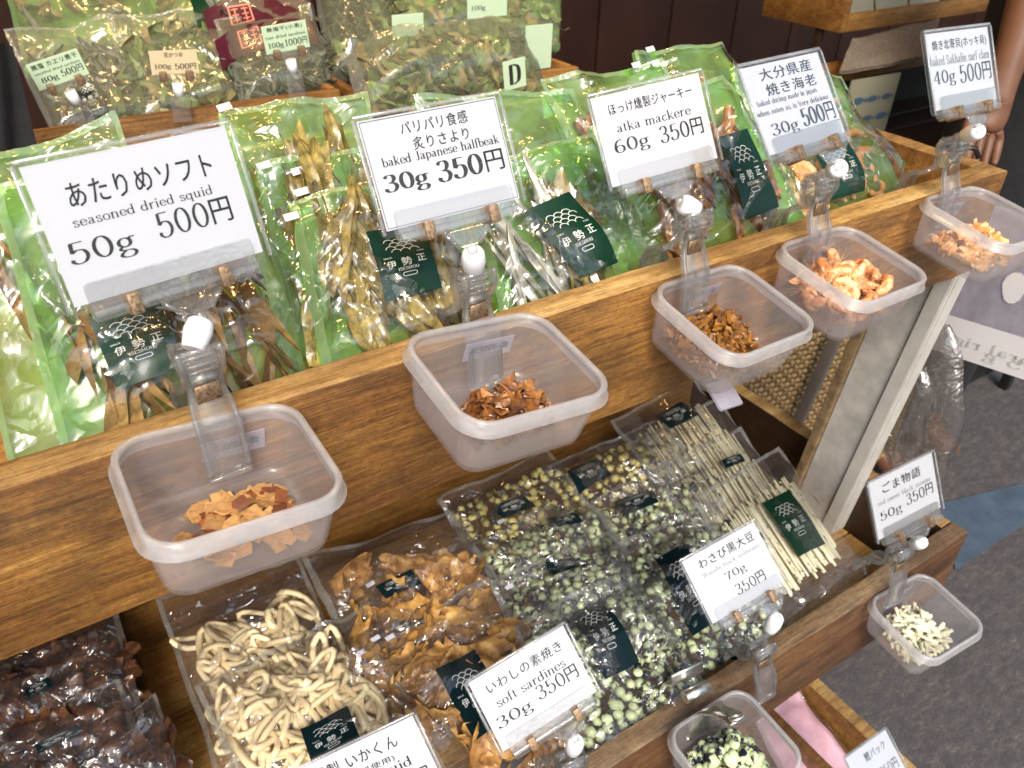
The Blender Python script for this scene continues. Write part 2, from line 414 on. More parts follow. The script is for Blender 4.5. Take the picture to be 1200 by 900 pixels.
def cyl_mesh(name, a, b, r, n=14, r2=None):
    return tube_mesh(name, [a, b], [r, r if r2 is None else r2], n)
def extrude_poly(name, pts, y0, y1, bevel=0.0):
    """polygon in x,z extruded along y"""
    bm = bmesh.new()
    A = [bm.verts.new((x, y0, z)) for x, z in pts]; B = [bm.verts.new((x, y1, z)) for x, z in pts]
    bm.faces.new(A); bm.faces.new(B[::-1])
    for i in range(len(pts)):
        j = (i + 1) % len(pts)
        bm.faces.new((A[j], A[i], B[i], B[j]))
    bmesh.ops.recalc_face_normals(bm, faces=bm.faces)
    if bevel: bmesh.ops.bevel(bm, geom=list(bm.edges), offset=bevel, segments=1, affect='EDGES')
    return bm_mesh(name, bm)

# ------------------------------------------------------------------ lettering
def S(*p): return ('c', p)
def Ln(*p): return ('l', p)
def Bar(x, y, w=0.2): return ('l', ((x - w / 2, y), (x + w / 2, y)))
def El(cx, cy, rx, ry, a0=0, a1=360):
    n = 18
    return ('l', tuple((cx + rx * math.cos(RAD(a0 + (a1 - a0) * i / n)), cy + ry * math.sin(RAD(a0 + (a1 - a0) * i / n))) for i in range(n + 1)))
X = 0.46
GL = {
 'a': (.5, [S((.1, .38), (.16, .45), (.28, .44), (.33, .33), (.33, .08), (.38, .02), (.46, .04)), S((.33, .28), (.18, .23), (.07, .13), (.12, .03), (.24, .03), (.33, .12))]),
 'b': (.54, [Ln((.12, .74), (.12, .02)), Bar(.07, .74, .1), El(.28, .22, .18, .22, 150, -210 + 60)]),
 'c': (.46, [S((.4, .36), (.3, .45), (.17, .42), (.07, .23), (.15, .05), (.28, .01), (.4, .1))]),
 'd': (.54, [Ln((.4, .74), (.4, .02), (.48, .02)), Bar(.35, .74, .1), El(.23, .22, .17, .22, 30, 330)]),
 'e': (.48, [S((.08, .24), (.41, .25), (.38, .38), (.26, .46), (.12, .4), (.07, .22), (.14, .05), (.28, .01), (.42, .1))]),
 'f': (.34, [S((.36, .68), (.28, .74), (.19, .7), (.15, .56), (.15, .0)), Bar(.17, .44, .26), Bar(.15, .0, .2)]),
 'g': (.52, [El(.22, .3, .14, .15), S((.14, .16), (.08, .1), (.14, .04), (.34, .02), (.42, -.08), (.34, -.19), (.18, -.2), (.07, -.14), (.1, -.05), (.2, .02)), S((.33, .4), (.4, .46), (.48, .44))]),
 'h': (.56, [Ln((.12, .74), (.12, 0)), Bar(.07, .74, .1), Bar(.12, 0), S((.12, .32), (.22, .44), (.35, .44), (.41, .33), (.41, 0)), Bar(.41, 0)]),
 'i': (.28, [Ln((.14, X), (.14, 0)), Bar(.09, X, .1), Bar(.14, 0), El(.14, .64, .02, .03)]),
 'j': (.28, [S((.17, X), (.17, .0), (.14, -.15), (.03, -.17)), Bar(.12, X, .1), El(.17, .64, .02, .03)]),
 'k': (.54, [Ln((.12, .74), (.12, 0)), Bar(.07, .74, .1), Bar(.12, 0), Ln((.42, X), (.13, .18)), Ln((.22, .26), (.44, .0)), Bar(.44, 0, .14), Bar(.41, X, .14)]),
 'l': (.28, [Ln((.14, .74), (.14, 0)), Bar(.09, .74, .1), Bar(.14, 0)]),
 'm': (.82, [Ln((.12, X), (.12, 0)), Bar(.07, X, .1), Bar(.12, 0), S((.12, .32), (.22, .44), (.33, .44), (.39, .33), (.39, 0)), Bar(.39, 0), S((.39, .32), (.49, .44), (.6, .44), (.67, .33), (.67, 0)), Bar(.67, 0)]),
 'n': (.56, [Ln((.12, X), (.12, 0)), Bar(.07, X, .1), Bar(.12, 0), S((.12, .32), (.22, .44), (.35, .44), (.41, .33), (.41, 0)), Bar(.41, 0)]),
 'o': (.5, [El(.25, .23, .18, .22)]),
 'p': (.54, [Ln((.12, X), (.12, -.2)), Bar(.07, X, .1), Bar(.12, -.2), El(.28, .22, .18, .22, 150, -150)]),
 'q': (.54, [Ln((.4, X), (.4, -.2)), Bar(.4, -.2), El(.23, .22, .17, .22, 30, 330)]),
 'r': (.42, [Ln((.12, X), (.12, 0)), Bar(.07, X, .1), Bar(.12, 0), S((.12, .28), (.2, .42), (.3, .46), (.37, .4))]),
 's': (.42, [S((.34, .36), (.26, .45), (.13, .43), (.09, .33), (.2, .25), (.32, .18), (.34, .08), (.24, .0), (.12, .02), (.07, .12))]),
 't': (.34, [S((.15, .62), (.15, .12), (.2, .02), (.3, .05)), Bar(.17, .44, .26)]),
 'u': (.56, [S((.13, X), (.13, .12), (.2, .02), (.32, .04), (.41, .16)), Ln((.41, X), (.41, .02), (.49, .02)), Bar(.08, X, .1), Bar(.36, X, .1)]),
 'v': (.5, [Ln((.1, X), (.25, .01), (.4, X)), Bar(.1, X, .16), Bar(.4, X, .14)]),
 'w': (.72, [Ln((.08, X), (.22, .01), (.36, X), (.5, .01), (.64, X)), Bar(.1, X, .16), Bar(.63, X, .14)]),
 'x': (.5, [Ln((.1, X), (.4, 0)), Ln((.4, X), (.1, 0)), Bar(.1, X, .14), Bar(.4, 0, .14)]),
 'y': (.5, [Ln((.1, X), (.25, .04)), S((.4, X), (.25, .04), (.16, -.15), (.05, -.17)), Bar(.1, X, .16), Bar(.4, X, .14)]),
 'z': (.46, [Ln((.09, .44), (.38, .44)), Ln((.38, .44), (.08, .02)), Ln((.08, .02), (.39, .02))]),
 '0': (.56, [El(.28, .36, .19, .35)]),
 '1': (.5, [Ln((.14, .6), (.26, .7), (.26, 0)), Bar(.26, 0, .26)]),
 '3': (.54, [S((.1, .6), (.18, .7), (.34, .7), (.41, .57), (.34, .42), (.2, .38)), S((.22, .38), (.38, .34), (.45, .2), (.36, .03), (.2, .0), (.09, .08), (.1, .16))]),
 '4': (.56, [Ln((.36, 0), (.36, .71), (.06, .2), (.5, .2)), Bar(.36, 0, .22)]),
 '5': (.54, [Ln((.15, .7), (.42, .7)), Ln((.15, .7), (.13, .37)), S((.13, .37), (.25, .45), (.4, .4), (.45, .22), (.36, .04), (.2, .0), (.09, .08), (.1, .16))]),
 '6': (.56, [El(.29, .2, .18, .2), S((.42, .66), (.3, .7), (.15, .55), (.1, .25), (.14, .1))]),
 '7': (.54, [Ln((.1, .7), (.46, .7)), S((.46, .7), (.32, .4), (.24, .0)), Ln((.1, .7), (.09, .58))]),
 '8': (.56, [El(.28, .54, .14, .16), El(.28, .19, .18, .19)]),
 'B': (.64, [Ln((.15, .7), (.15, 0)), Ln((.08, .7), (.3, .7)), S((.3, .7), (.44, .62), (.42, .44), (.28, .38)), S((.28, .38), (.48, .32), (.5, .12), (.32, 0)), Ln((.32, 0), (.08, 0))]),
 'D': (.7, [Ln((.15, .7), (.15, 0)), Ln((.08, .7), (.3, .7)), S((.3, .7), (.52, .6), (.58, .35), (.52, .1), (.3, 0)), Ln((.3, 0), (.08, 0))]),
 'E': (.62, [Ln((.15, .7), (.15, 0)), Ln((.08, .7), (.5, .7), (.5, .58)), Bar(.28, .37, .26), Ln((.08, 0), (.52, 0), (.52, .12))]),
 'H': (.72, [Ln((.15, .7), (.15, 0)), Ln((.56, .7), (.56, 0)), Bar(.35, .37, .4), Bar(.15, .7), Bar(.56, .7), Bar(.15, 0), Bar(.56, 0)]),
 'I': (.32, [Ln((.16, .7), (.16, 0)), Bar(.16, .7), Bar(.16, 0)]),
 'J': (.46, [S((.3, .7), (.3, .15), (.22, .0), (.08, .06)), Bar(.3, .7)]),
 'O': (.72, [El(.36, .35, .27, .35)]),
 'S': (.56, [S((.44, .56), (.34, .7), (.18, .69), (.11, .54), (.24, .4), (.4, .3), (.46, .14), (.34, .0), (.16, .02), (.09, .16))]),
 'U': (.7, [S((.14, .7), (.14, .18), (.24, .02), (.44, .02), (.56, .18), (.56, .7)), Bar(.14, .7), Bar(.56, .7)]),
 'V': (.68, [Ln((.1, .7), (.34, .0), (.58, .7)), Bar(.1, .7), Bar(.58, .7, .16)]),
 'W': (.95, [Ln((.08, .7), (.28, .0), (.47, .7), (.66, 0), (.86, .7)), Bar(.1, .7), Bar(.85, .7, .16)]),
 '.': (.24, [El(.12, .02, .02, .02)]), ' ': (.34, []),
}
def catmull(p, k=5):
    P = [Vector((*a, 0)) for a in p]
    P = [2 * P[0] - P[1]] + P + [2 * P[-1] - P[-2]]
    out = []
    for i in range(1, len(P) - 2):
        for j in range(k):
            t = j / k
            out.append(0.5 * ((2 * P[i]) + (P[i + 1] - P[i - 1]) * t + (2 * P[i - 1] - 5 * P[i] + 4 * P[i + 1] - P[i + 2]) * t * t + (3 * P[i] - P[i - 1] - 3 * P[i + 1] + P[i + 2]) * t ** 3))
    out.append(P[-2])
    return [(v.x, v.y) for v in out]
def pen_text(txt, thick=0.085, thin=0.03):
    """serif lettering drawn with a broad pen; returns verts, faces in x,y"""
    vs, fs, x0 = [], [], 0.0
    for ch in txt:
        adv, strokes = GL.get(ch, GL[' '])
        for kind, p in strokes:
            q = catmull(p) if kind == 'c' and len(p) > 2 else list(p)
            for i in range(len(q) - 1) if kind == 'l' and len(q) <= 5 else [None]:
                seg = q if i is None else q[i:i + 2]
                base = len(vs)
                for j, (x, y) in enumerate(seg):
                    a = seg[max(j - 1, 0)]; b = seg[min(j + 1, len(seg) - 1)]
                    dx, dy = b[0] - a[0], b[1] - a[1]; l = math.hypot(dx, dy) or 1
                    dx /= l; dy /= l
                    w = thin + (thick - thin) * abs(dy) ** 1.5
                    if dx * dy > 0 and kind == 'l' and len(q) <= 5 and abs(dx) > 0.2: w *= 0.6
                    vs += [(x0 + x - dy * w / 2, y + dx * w / 2), (x0 + x + dy * w / 2, y - dx * w / 2)]
                for j in range(len(seg) - 1):
                    fs.append((base + 2 * j, base + 2 * j + 1, base + 2 * j + 3, base + 2 * j + 2))
        x0 += adv
    return vs, fs
_fc = {}
def cjk_text(txt, bold=0.0):
    key = (txt, bold)
    if key not in _fc:
        cu = bpy.data.curves.new("t", 'FONT'); cu.body = txt; cu.resolution_u = 2; cu.space_character = 1.12
        o = bpy.data.objects.new("t", cu); C.objects.link(o)
        dg = bpy.context.evaluated_depsgraph_get(); dg.update()
        me = bpy.data.meshes.new_from_object(o.evaluated_get(dg))
        _fc[key] = ([(v.co.x, v.co.y) for v in me.vertices], [tuple(p.vertices) for p in me.polygons])
        bpy.data.objects.remove(o); bpy.data.curves.remove(cu); bpy.data.meshes.remove(me)
        if bold:      # heavier strokes: the same outline set again a hair to the side
            v0, f0 = _fc[key]; n = len(v0)
            _fc[key] = (v0 + [(x + bold * 2, y + bold * .6) for x, y in v0], f0 + [tuple(n + i for i in f) for f in f0])
    return _fc[key]
def text2d(txt, cx, cy, w, h, pen=None, bold=0.0, thick=0.085):
    """lettering fitted to a box; returns verts (x,y) and faces"""
    is_pen = pen if pen is not None else all(c in GL for c in txt)
    vs, fs = pen_text(txt, thick) if is_pen else cjk_text(txt, bold)
    if not vs: return [], []
    xs = [v[0] for v in vs]; ys = [v[1] for v in vs]
    x0, x1, y0, y1 = min(xs), max(xs), min(ys), max(ys)
    sx, sy = w / (x1 - x0), h / (y1 - y0)
    return [(cx + (x - (x0 + x1) / 2) * sx, cy + (y - (y0 + y1) / 2) * sy) for x, y in vs], fs
def layout(items, W, H):
    """items (text,u0,u1,v,h[,thick]) with v measured down from the top -> merged verts/faces about the centre"""
    V, F = [], []
    for it in items:
        t, u0, u1, v, h = it[:5]; th = it[5] if len(it) > 5 else 0.085
        parts = [(t, u0, u1)]
        if t.endswith('円'):            # number in serif, yen sign drawn from the font
            k = len(t) - 1
            f = k * 0.56 / (k * 0.56 + 0.72)
            parts = [(t[:-1], u0, u0 + (u1 - u0) * (f - 0.02)), ('円', u0 + (u1 - u0) * (f + 0.02), u1)]
        for tt, a, b in parts:
            vv, ff = text2d(tt, ((a + b) / 2 - .5) * W, (.5 - v) * H, (b - a) * W, h * H, thick=th * 1.25, bold=.012)
            n = len(V); V += vv; F += [tuple(n + i for i in f) for f in ff]
    return V, F

# ------------------------------------------------------------------ setting
def structure(name, me, mat, M=None, smooth=False):
    return tag(link(name, me, mat, None, M, smooth), kind='structure')
GZ = -1.25
structure('ground', mesh('ground', [(-60, -60, GZ), (60, -60, GZ), (60, 60, GZ), (-60, 60, GZ)], [(0, 1, 2, 3)]), 'asphalt')
a, b, c_, d_ = at(1120, 668, 2, GZ + .004), at(1260, 575, 2, GZ + .004), at(1260, 552, 2, GZ + .004), at(1100, 590, 2, GZ + .004)
structure('pavement', mesh('pavement', [a, b, c_, d_], [(0, 1, 2, 3)]), 'skylit_paving')
# shop shell: back wall of vertical boards, ceiling with open edge, side wall
shop = structure('shop_back_wall', box_mesh('w', (-2.6, 1.62, GZ), (3.4, 1.70, 1.55)), 'wall_brown')
for i in range(20):
    x = -2.5 + i * 0.29
    link('wall_board', box_mesh('wb', (x, 1.598, GZ), (x + .282, 1.622, 1.5), .003), 'wall_brown', shop)
structure('shop_floor', box_mesh('f', (-2.6, 0.62, GZ + .004), (3.4, 1.62, GZ + .03)), 'black_interior')
structure('shop_ceiling', box_mesh('c', (-2.6, -0.15, 1.50), (3.4, 1.7, 1.56)), 'roof_sheet')
structure('shop_side_wall', box_mesh('s', (-2.68, 0.5, GZ), (-2.6, 1.7, 1.56)), 'wall_brown')
structure('shop_side_wall', box_mesh('s', (3.4, 0.5, GZ), (3.48, 1.7, 1.56)), 'wall_brown')
# across the street, behind the camera: a plain row of fronts that the plastics mirror
for i, (x, w, h, m) in enumerate([(-6, 5, 2.6, 'newsprint'), (-1, 4.8, 3.2, 'post_grey'), (4, 5, 2.8, 'newsprint')]):
    e = empty('street_house', (x, -7, GZ), ['low brown house across the street, left', 'tall grey house across the street, middle', 'brown house across the street, right'][i], 'house')
    link('wall', box_mesh('hw', (-w / 2, -2, 0), (w / 2, 0, h)), m, e)
    for k in range(3):
        wf = link('window', box_mesh('wf', (-w / 2 + .5 + k * 1.5, -.02, 1.0), (-w / 2 + 1.4 + k * 1.5, .05, 2.2)), 'post_paint', e)
        link('pane', box_mesh('wp', (-w / 2 + .57 + k * 1.5, .052, 1.07), (-w / 2 + 1.33 + k * 1.5, .06, 2.13)), 'black_rubber', wf)

# ------------------------------------------------------------------ display trays
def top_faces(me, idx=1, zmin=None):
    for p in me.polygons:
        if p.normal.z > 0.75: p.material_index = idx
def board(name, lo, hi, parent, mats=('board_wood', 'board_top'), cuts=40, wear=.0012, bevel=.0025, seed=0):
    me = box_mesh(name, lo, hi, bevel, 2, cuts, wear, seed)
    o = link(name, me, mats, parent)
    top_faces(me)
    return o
T = .0273
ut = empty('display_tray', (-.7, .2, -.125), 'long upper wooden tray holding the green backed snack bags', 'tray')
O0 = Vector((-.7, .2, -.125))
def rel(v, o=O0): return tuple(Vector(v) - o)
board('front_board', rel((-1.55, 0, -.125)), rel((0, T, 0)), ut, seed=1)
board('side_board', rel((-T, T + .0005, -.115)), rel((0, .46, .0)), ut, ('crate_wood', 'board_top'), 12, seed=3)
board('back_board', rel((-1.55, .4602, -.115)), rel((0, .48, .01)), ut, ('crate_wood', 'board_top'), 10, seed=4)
for k in range(4):
    board('floor_plank', rel((-1.55, T + .001 + k * .108, -.112)), rel((-T - .001, T + .105 + k * .108, -.100)), ut, ('tray_floor_wood', 'tray_floor_wood'), 10, .0005, .001, seed=5 + k)

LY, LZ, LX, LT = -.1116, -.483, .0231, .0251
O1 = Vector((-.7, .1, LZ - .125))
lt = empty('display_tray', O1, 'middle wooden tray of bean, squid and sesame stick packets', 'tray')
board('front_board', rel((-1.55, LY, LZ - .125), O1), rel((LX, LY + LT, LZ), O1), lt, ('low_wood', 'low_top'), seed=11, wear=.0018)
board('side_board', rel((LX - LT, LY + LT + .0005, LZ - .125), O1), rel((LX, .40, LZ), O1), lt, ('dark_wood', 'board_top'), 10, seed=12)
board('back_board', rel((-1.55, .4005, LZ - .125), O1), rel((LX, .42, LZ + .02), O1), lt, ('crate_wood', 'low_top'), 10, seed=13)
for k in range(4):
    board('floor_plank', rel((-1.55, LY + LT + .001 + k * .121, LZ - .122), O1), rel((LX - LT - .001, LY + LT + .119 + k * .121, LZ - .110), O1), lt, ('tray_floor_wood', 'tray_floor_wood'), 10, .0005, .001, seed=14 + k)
p0 = at(140, 745, 2, LZ - .08)
link('divider_or_gap_fill', box_mesh('dv', rel((p0.x - .012, .10, LZ - .109), O1), rel((p0.x + .012, .399, LZ - .03), O1), .001), 'dark_wood', lt)  # dark slab added to stand in for the shaded gap beside the bags

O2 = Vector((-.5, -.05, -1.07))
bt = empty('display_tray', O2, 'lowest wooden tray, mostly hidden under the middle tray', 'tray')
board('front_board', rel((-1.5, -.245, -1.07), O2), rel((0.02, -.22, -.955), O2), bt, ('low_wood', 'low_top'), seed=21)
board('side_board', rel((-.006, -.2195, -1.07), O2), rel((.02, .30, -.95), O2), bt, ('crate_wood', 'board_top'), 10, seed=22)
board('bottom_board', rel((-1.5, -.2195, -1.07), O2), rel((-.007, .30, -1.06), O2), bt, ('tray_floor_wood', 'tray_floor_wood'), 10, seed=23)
board('divider_or_gap_fill', rel((-.10, -.2195, -1.059), O2), rel((-.086, .30, -.965), O2), bt, ('crate_wood', 'crate_wood'), 8, seed=24)

# white painted angle-iron post and its rear twin
def post(x, y0, y1, z0, z1, label, w=.085):
    e = empty('stand_post', (x, y1, z1), label, 'post', 'angle iron posts of the stand')
    def ribbon(name, a, b, depth, width, mat, off=(0, 0)):
        A = Vector(a); B = Vector(b)
        bm = bmesh.new(); v = []
        for P in (A, B):
            for dx, dy in ((0, 0), (depth, 0), (depth, width), (0, width)):
                v.append(bm.verts.new(P + Vector((dx + off[0], dy + off[1], 0)) - Vector((x, y1, z1))))
        for f in ((0, 1, 2, 3), (7, 6, 5, 4), (0, 4, 5, 1), (1, 5, 6, 2), (2, 6, 7, 3), (3, 7, 4, 0)): bm.faces.new([v[i] for i in f])
        bmesh.ops.recalc_face_normals(bm, faces=bm.faces)
        bmesh.ops.bevel(bm, geom=list(bm.edges), offset=.0015, segments=2, affect='EDGES')
        return link(name, bm_mesh(name, bm), mat, e)
    top = (x, y0, z0); bot = (x, y1, z1)
    ribbon('side_flange', top, bot, .004, w * .68, 'post_grey', (0, .022))
    ribbon('front_flange', top, bot, .024, .004, 'post_paint', (.003, 0))
    ribbon('front_lip', top, bot, .007, .021, 'post_paint', (-.004, .0005))
    ribbon('rear_lip', top, bot, .022, .014, 'rust_edge', (-.008, w * .68 + .0225))
    return e
post(-.028, .000, .045, -.1255, -.592, 'white painted angle iron post with rust under the right end of the upper tray')
post(-.20, .30, .36, -.1255, -.48, 'short grey white post seen behind the third sample box', .05)

# woven mat behind, with a grey brace
wy = .435
e = empty('woven_screen', (.25, wy, -1.1), 'brown woven rattan screen behind the white post', 'screen')
link('backing', box_mesh('b', (-.35, .004, 0), (.65, .012, .72)), 'rattan_back', e)
bm = bmesh.new()
for i in range(58):
    for j in range(40):
        x = -.34 + i * .017; z = .01 + j * .0175
        off = (i + j) % 2
        w, h = (.0155, .0075) if off else (.0075, .0165)
        vs = [bm.verts.new((x + dx * w / 2, dy, z + dz * h / 2)) for dx, dy, dz in ((-1, .003, -1), (1, .003, -1), (1, .003, 1), (-1, .003, 1), (-.5, -.003, -.5), (.5, -.003, -.5), (.5, -.003, .5), (-.5, -.003, .5))]
        for f in ((4, 5, 6, 7), (0, 1, 5, 4), (1, 2, 6, 5), (2, 3, 7, 6), (3, 0, 4, 7)): bm.faces.new([vs[k] for k in f])
tag(link('weave', bm_mesh('wv', bm), 'rattan', e), kind='stuff')
a, b = at(905, 560, 1, .40), at(1010, 330, 1, .40)
e2 = empty('diagonal_brace', a, 'dark grey diagonal brace in front of the woven screen', 'brace')
link('bar', box_mesh('br', (-.012, -.006, 0), (.012, .006, (b - a).length), .001), 'grey_brace', e2, Matrix.Translation((0, 0, 0)) @ (b - a).to_track_quat('Z', 'Y').to_matrix().to_4x4())
link('bracket', box_mesh('bk', (-.02, -.012, .05), (.02, -.0062, .08), .001), 'rusty_metal', e2)

# ------------------------------------------------------------------ sample boxes
def rrect(w, d, r, n=6, cx=0, cy=0):
    pts = []
    for sx, sy, a0 in ((1, 1, 0), (-1, 1, 90), (-1, -1, 180), (1, -1, 270)):
        for k in range(n + 1):
            a = RAD(a0 + 90 * k / n)
            pts.append((cx + sx * (w / 2 - r) + r * math.cos(a), cy + sy * (d / 2 - r) + r * math.sin(a)))
    return pts
def loft(name, rings, capA=True, capB=True):
    """rings: list of (pts, z)"""
    bm = bmesh.new(); R = [[bm.verts.new((x, y, z)) for x, y in p] for p, z in rings]
    n = len(R[0])
    for A, B in zip(R, R[1:]):
        for k in range(n):
            bm.faces.new((A[k], A[(k + 1) % n], B[(k + 1) % n], B[k]))
    if capA: bm.faces.new(R[0][::-1])
    if capB: bm.faces.new(R[-1])
    bmesh.ops.recalc_face_normals(bm, faces=bm.faces)
    for f in bm.faces: f.smooth = True
    return bm_mesh(name, bm)
BW, BD, BH = .118, .105, .050
def rr(inset, r): return rrect(BW - 2 * inset, BD - 2 * inset, r, 6, 0, -BD / 2)
tub_mesh = loft('tub', [(rr(.0135, .012), -BH), (rr(.0115, .014), -BH + .0025), (rr(.0105, .015), -BH + .006), (rr(.0052, .020), -.011), (rr(.0050, .020), -.0005), (rr(.0062, .019), -.0005),
                        (rr(.0064, .019), -.011), (rr(.0117, .0145), -BH + .0062), (rr(.0130, .013), -BH + .0034), (rr(.016, .011), -BH + .0016), (rr(.026, .01), -BH + .0016), (rr(.0275, .01), -BH + .0032), (rr(.03, .01), -BH + .0032), (rr(.0315, .01), -BH + .0016)])
rim_mesh = loft('rim', [(rr(.0014, .022), -.0100), (rr(.0004, .023), -.0095), (rr(.0004, .023), -.0088), (rr(.0028, .021), -.0078), (rr(.0028, .021), -.0006), (rr(.0034, .0205), .0004), (rr(.0056, .019), .0004), (rr(.0066, .0185), -.0002),
                        (rr(.0067, .0184), -.0030), (rr(.0063, .0185), -.0035), (rr(.0049, .020), -.0035), (rr(.0049, .020), -.0105)], False, False)
def close_loft(me): return me
for me in (tub_mesh, rim_mesh): me.materials.clear()
BOXES = {}
def sample_box(key, loc, yaw, pitch, roll, label, sticker=True):
    M = frame(loc, yaw, pitch, roll)
    e = empty('sample_box', M, label, 'box', 'clear plastic sample boxes clipped to the trays')
    link('tub', tub_mesh, 'frosted_plastic', e)
    link('rim', rim_mesh, 'frosted_rim', e)
    if sticker:
        st = link('price_tag', box_mesh('st', (-.004, -.0105, -.030), (.036, -.0100, -.014), 0), 'sheet_plastic', e, Matrix.Rotation(RAD(6), 4, 'X'))
        V, F = [], []
        rnd = random.Random(len(key) + ord(key[-1]))
        for k in range(7):
            vv, ff = text2d('ae3o8B6'[k], .002 + k * .0032, -.021, .0032, .006, thick=.16)
            n = len(V); V += vv; F += [tuple(n + i for i in f) for f in ff]
        for cx, cz, r in ((.028, -.0195, .0018), (.0305, -.0205, .0018), (.0285, -.0225, .0018), (.031, -.0235, .0013)):
            n = len(V); V += [(cx + r * math.cos(q), cz + r * math.sin(q)) for q in [i * math.pi / 4 for i in range(8)]]; F.append(tuple(range(n, n + 8)))
        link('print', mesh('pr', [(x, -.0108, z) for x, z in V], F), 'grey_ink', st)
    BOXES[key] = (M, e)
    return M
sample_box('b1', (-.8937, .002, .0060), 0, 3.6, 5.1, 'nearest clear box with a few flat squid squares')
sample_box('b2', (-.7124, -.015, .0284), -.8, 7.6, 6.1, 'clear box of brown halfbeak flakes, second from the left')
sample_box('b3', (-.482, .001, -.002), 2.3, 11.6, 3.1, 'clear box heaped with golden brown jerky shreds')
sample_box('b4', (-.3372, -.0015, .0022), 2, 10.2, 2.2, 'clear box filled with small baked orange shrimps')
sample_box('b5', (-.1301, -.0056, .0042), .8, 9.4, 3.8, 'clear box of orange surf clam at the right end of the upper tray')
sample_box('b6', (-.148, LY - .002, -.4811), -3.7, 6, .5, 'clear box of short black sesame sticks clipped to the middle tray')
sample_box('b7', (-.4901, LY - .005, -.4649), -1, 4.8, -.9, 'clear box of green wasabi beans under the metal clip', False)

# ------------------------------------------------------------------ food pieces
def jitter_ico(name, r, sc, sub=2, amp=.2, freq=40, seed=0):
    bm = bmesh.new(); bmesh.ops.create_icosphere(bm, subdivisions=sub, radius=r)
    for v in bm.verts:
        n = noise.noise(v.co * freq + Vector((seed * 3.1, seed, 0)))
        v.co *= 1 + amp * n * 2
        v.co = Vector((v.co.x * sc[0], v.co.y * sc[1], v.co.z * sc[2]))
    for f in bm.faces: f.smooth = True
    return bm_mesh(name, bm)
def sheet_piece(name, w, h, t, curl, nx=6, ny=6, seed=0, rag=.1, taper=0):
    """thin curled shred, closed"""
    bm = bmesh.new(); top, bot = [], []
    for i in range(nx + 1):
        for j in range(ny + 1):
            u, v = i / nx - .5, j / ny - .5
            e = 1 + rag * noise.noise(Vector((u * 3, v * 3, seed * 2.7)))
            ww = w * (1 - taper * (abs(v) * 2) ** 1.5)
            x, y = u * ww * e, v * h * e
            z = curl * (math.sin(u * 3 + seed) * .4 + (u * u + v * v) * 1.5 * math.cos(seed)) + curl * .8 * noise.noise(Vector((u * 4, v * 4, seed)))
            top.append(bm.verts.new((x, y, z + t / 2))); bot.append(bm.verts.new((x, y, z - t / 2)))
    k = ny + 1
    for i in range(nx):
        for j in range(ny):
            a = i * k + j
            bm.faces.new((top[a], top[a + k], top[a + k + 1], top[a + 1])); bm.faces.new((bot[a], bot[a + 1], bot[a + k + 1], bot[a + k]))
    edge = [i * k for i in range(nx + 1)] + [nx * k + j for j in range(1, ny + 1)] + [i * k + ny for i in range(nx - 1, -1, -1)] + [j for j in range(ny - 1, 0, -1)]
    for a, b in zip(edge, edge[1:] + edge[:1]): bm.faces.new((top[b], top[a], bot[a], bot[b]))
    for f in bm.faces: f.smooth = True
    me = bm_mesh(name, bm)
    me.set_sharp_from_angle(angle=RAD(50))
    return me
def ring_piece(name, L_, W_, r, seed):
    pts = []
    for k in range(14):
        a = 2 * math.pi * k / 14
        pts.append((L_ * math.cos(a) * (1 + .12 * math.sin(a * 2 + seed)), W_ * math.sin(a) * (1 + .25 * math.cos(a + seed)), .0025 * math.sin(a * 2 + seed * 2)))
    return tube_mesh(name, pts, r, 6, True)
def shrimp_piece(name, s, seed):
    pts, rad = [], []
    for k in range(13):
        t = k / 12; a = t * 3.9 + .3
        R = .0105 * s * (1 - .25 * t)
        pts.append((R * math.cos(a), R * math.sin(a), .0016 * math.sin(t * 4 + seed)))
        rad.append(s * (.0008 + .0030 * math.sin(math.pi * min(1, t * .9 + .18)) ** .8) * (1 + .2 * (k % 2)) if k < 12 else .0006)
    me = tube_mesh(name, pts, rad, 7)
    bm = bmesh.new(); bm.from_mesh(me)
    end = Vector(pts[-1])
    for q in (-.5, 0, .5):           # tail fan
        d = Vector((math.cos(4.2 + q + 1.57), math.sin(4.2 + q + 1.57), .1)) * .006 * s; n = Vector((0, 0, .0012))
        v = [bm.verts.new(end + n), bm.verts.new(end + d + d.cross(Vector((0, 0, 1))) * .3), bm.verts.new(end + d - d.cross(Vector((0, 0, 1))) * .3), bm.verts.new(end - n)]
        bm.faces.new((v[0], v[1], v[2])); bm.faces.new((v[3], v[2], v[1]))
    hd = Vector(pts[0])
    for q in range(4):               # whiskers
        d = (Vector((math.cos(-1.2 + q * .5), math.sin(-1.2 + q * .5), .3 * math.sin(q + seed)))).normalized() * (.012 + .003 * q) * s
        sd2 = d.cross(Vector((0, 0, 1))).normalized() * .0004
        v = [bm.verts.new(hd + sd2), bm.verts.new(hd + d), bm.verts.new(hd - sd2)]
        bm.faces.new(v)
    for q in range(5):               # legs and feelers
        p = Vector(pts[2 + q]); c = -p.normalized() * .006 * s
        v = [bm.verts.new(p + Vector((0, 0, .0006))), bm.verts.new(p + c + Vector((.001, 0, .001))), bm.verts.new(p - Vector((0, 0, .0006)))]
        bm.faces.new(v)
    return bm_mesh(name, bm)
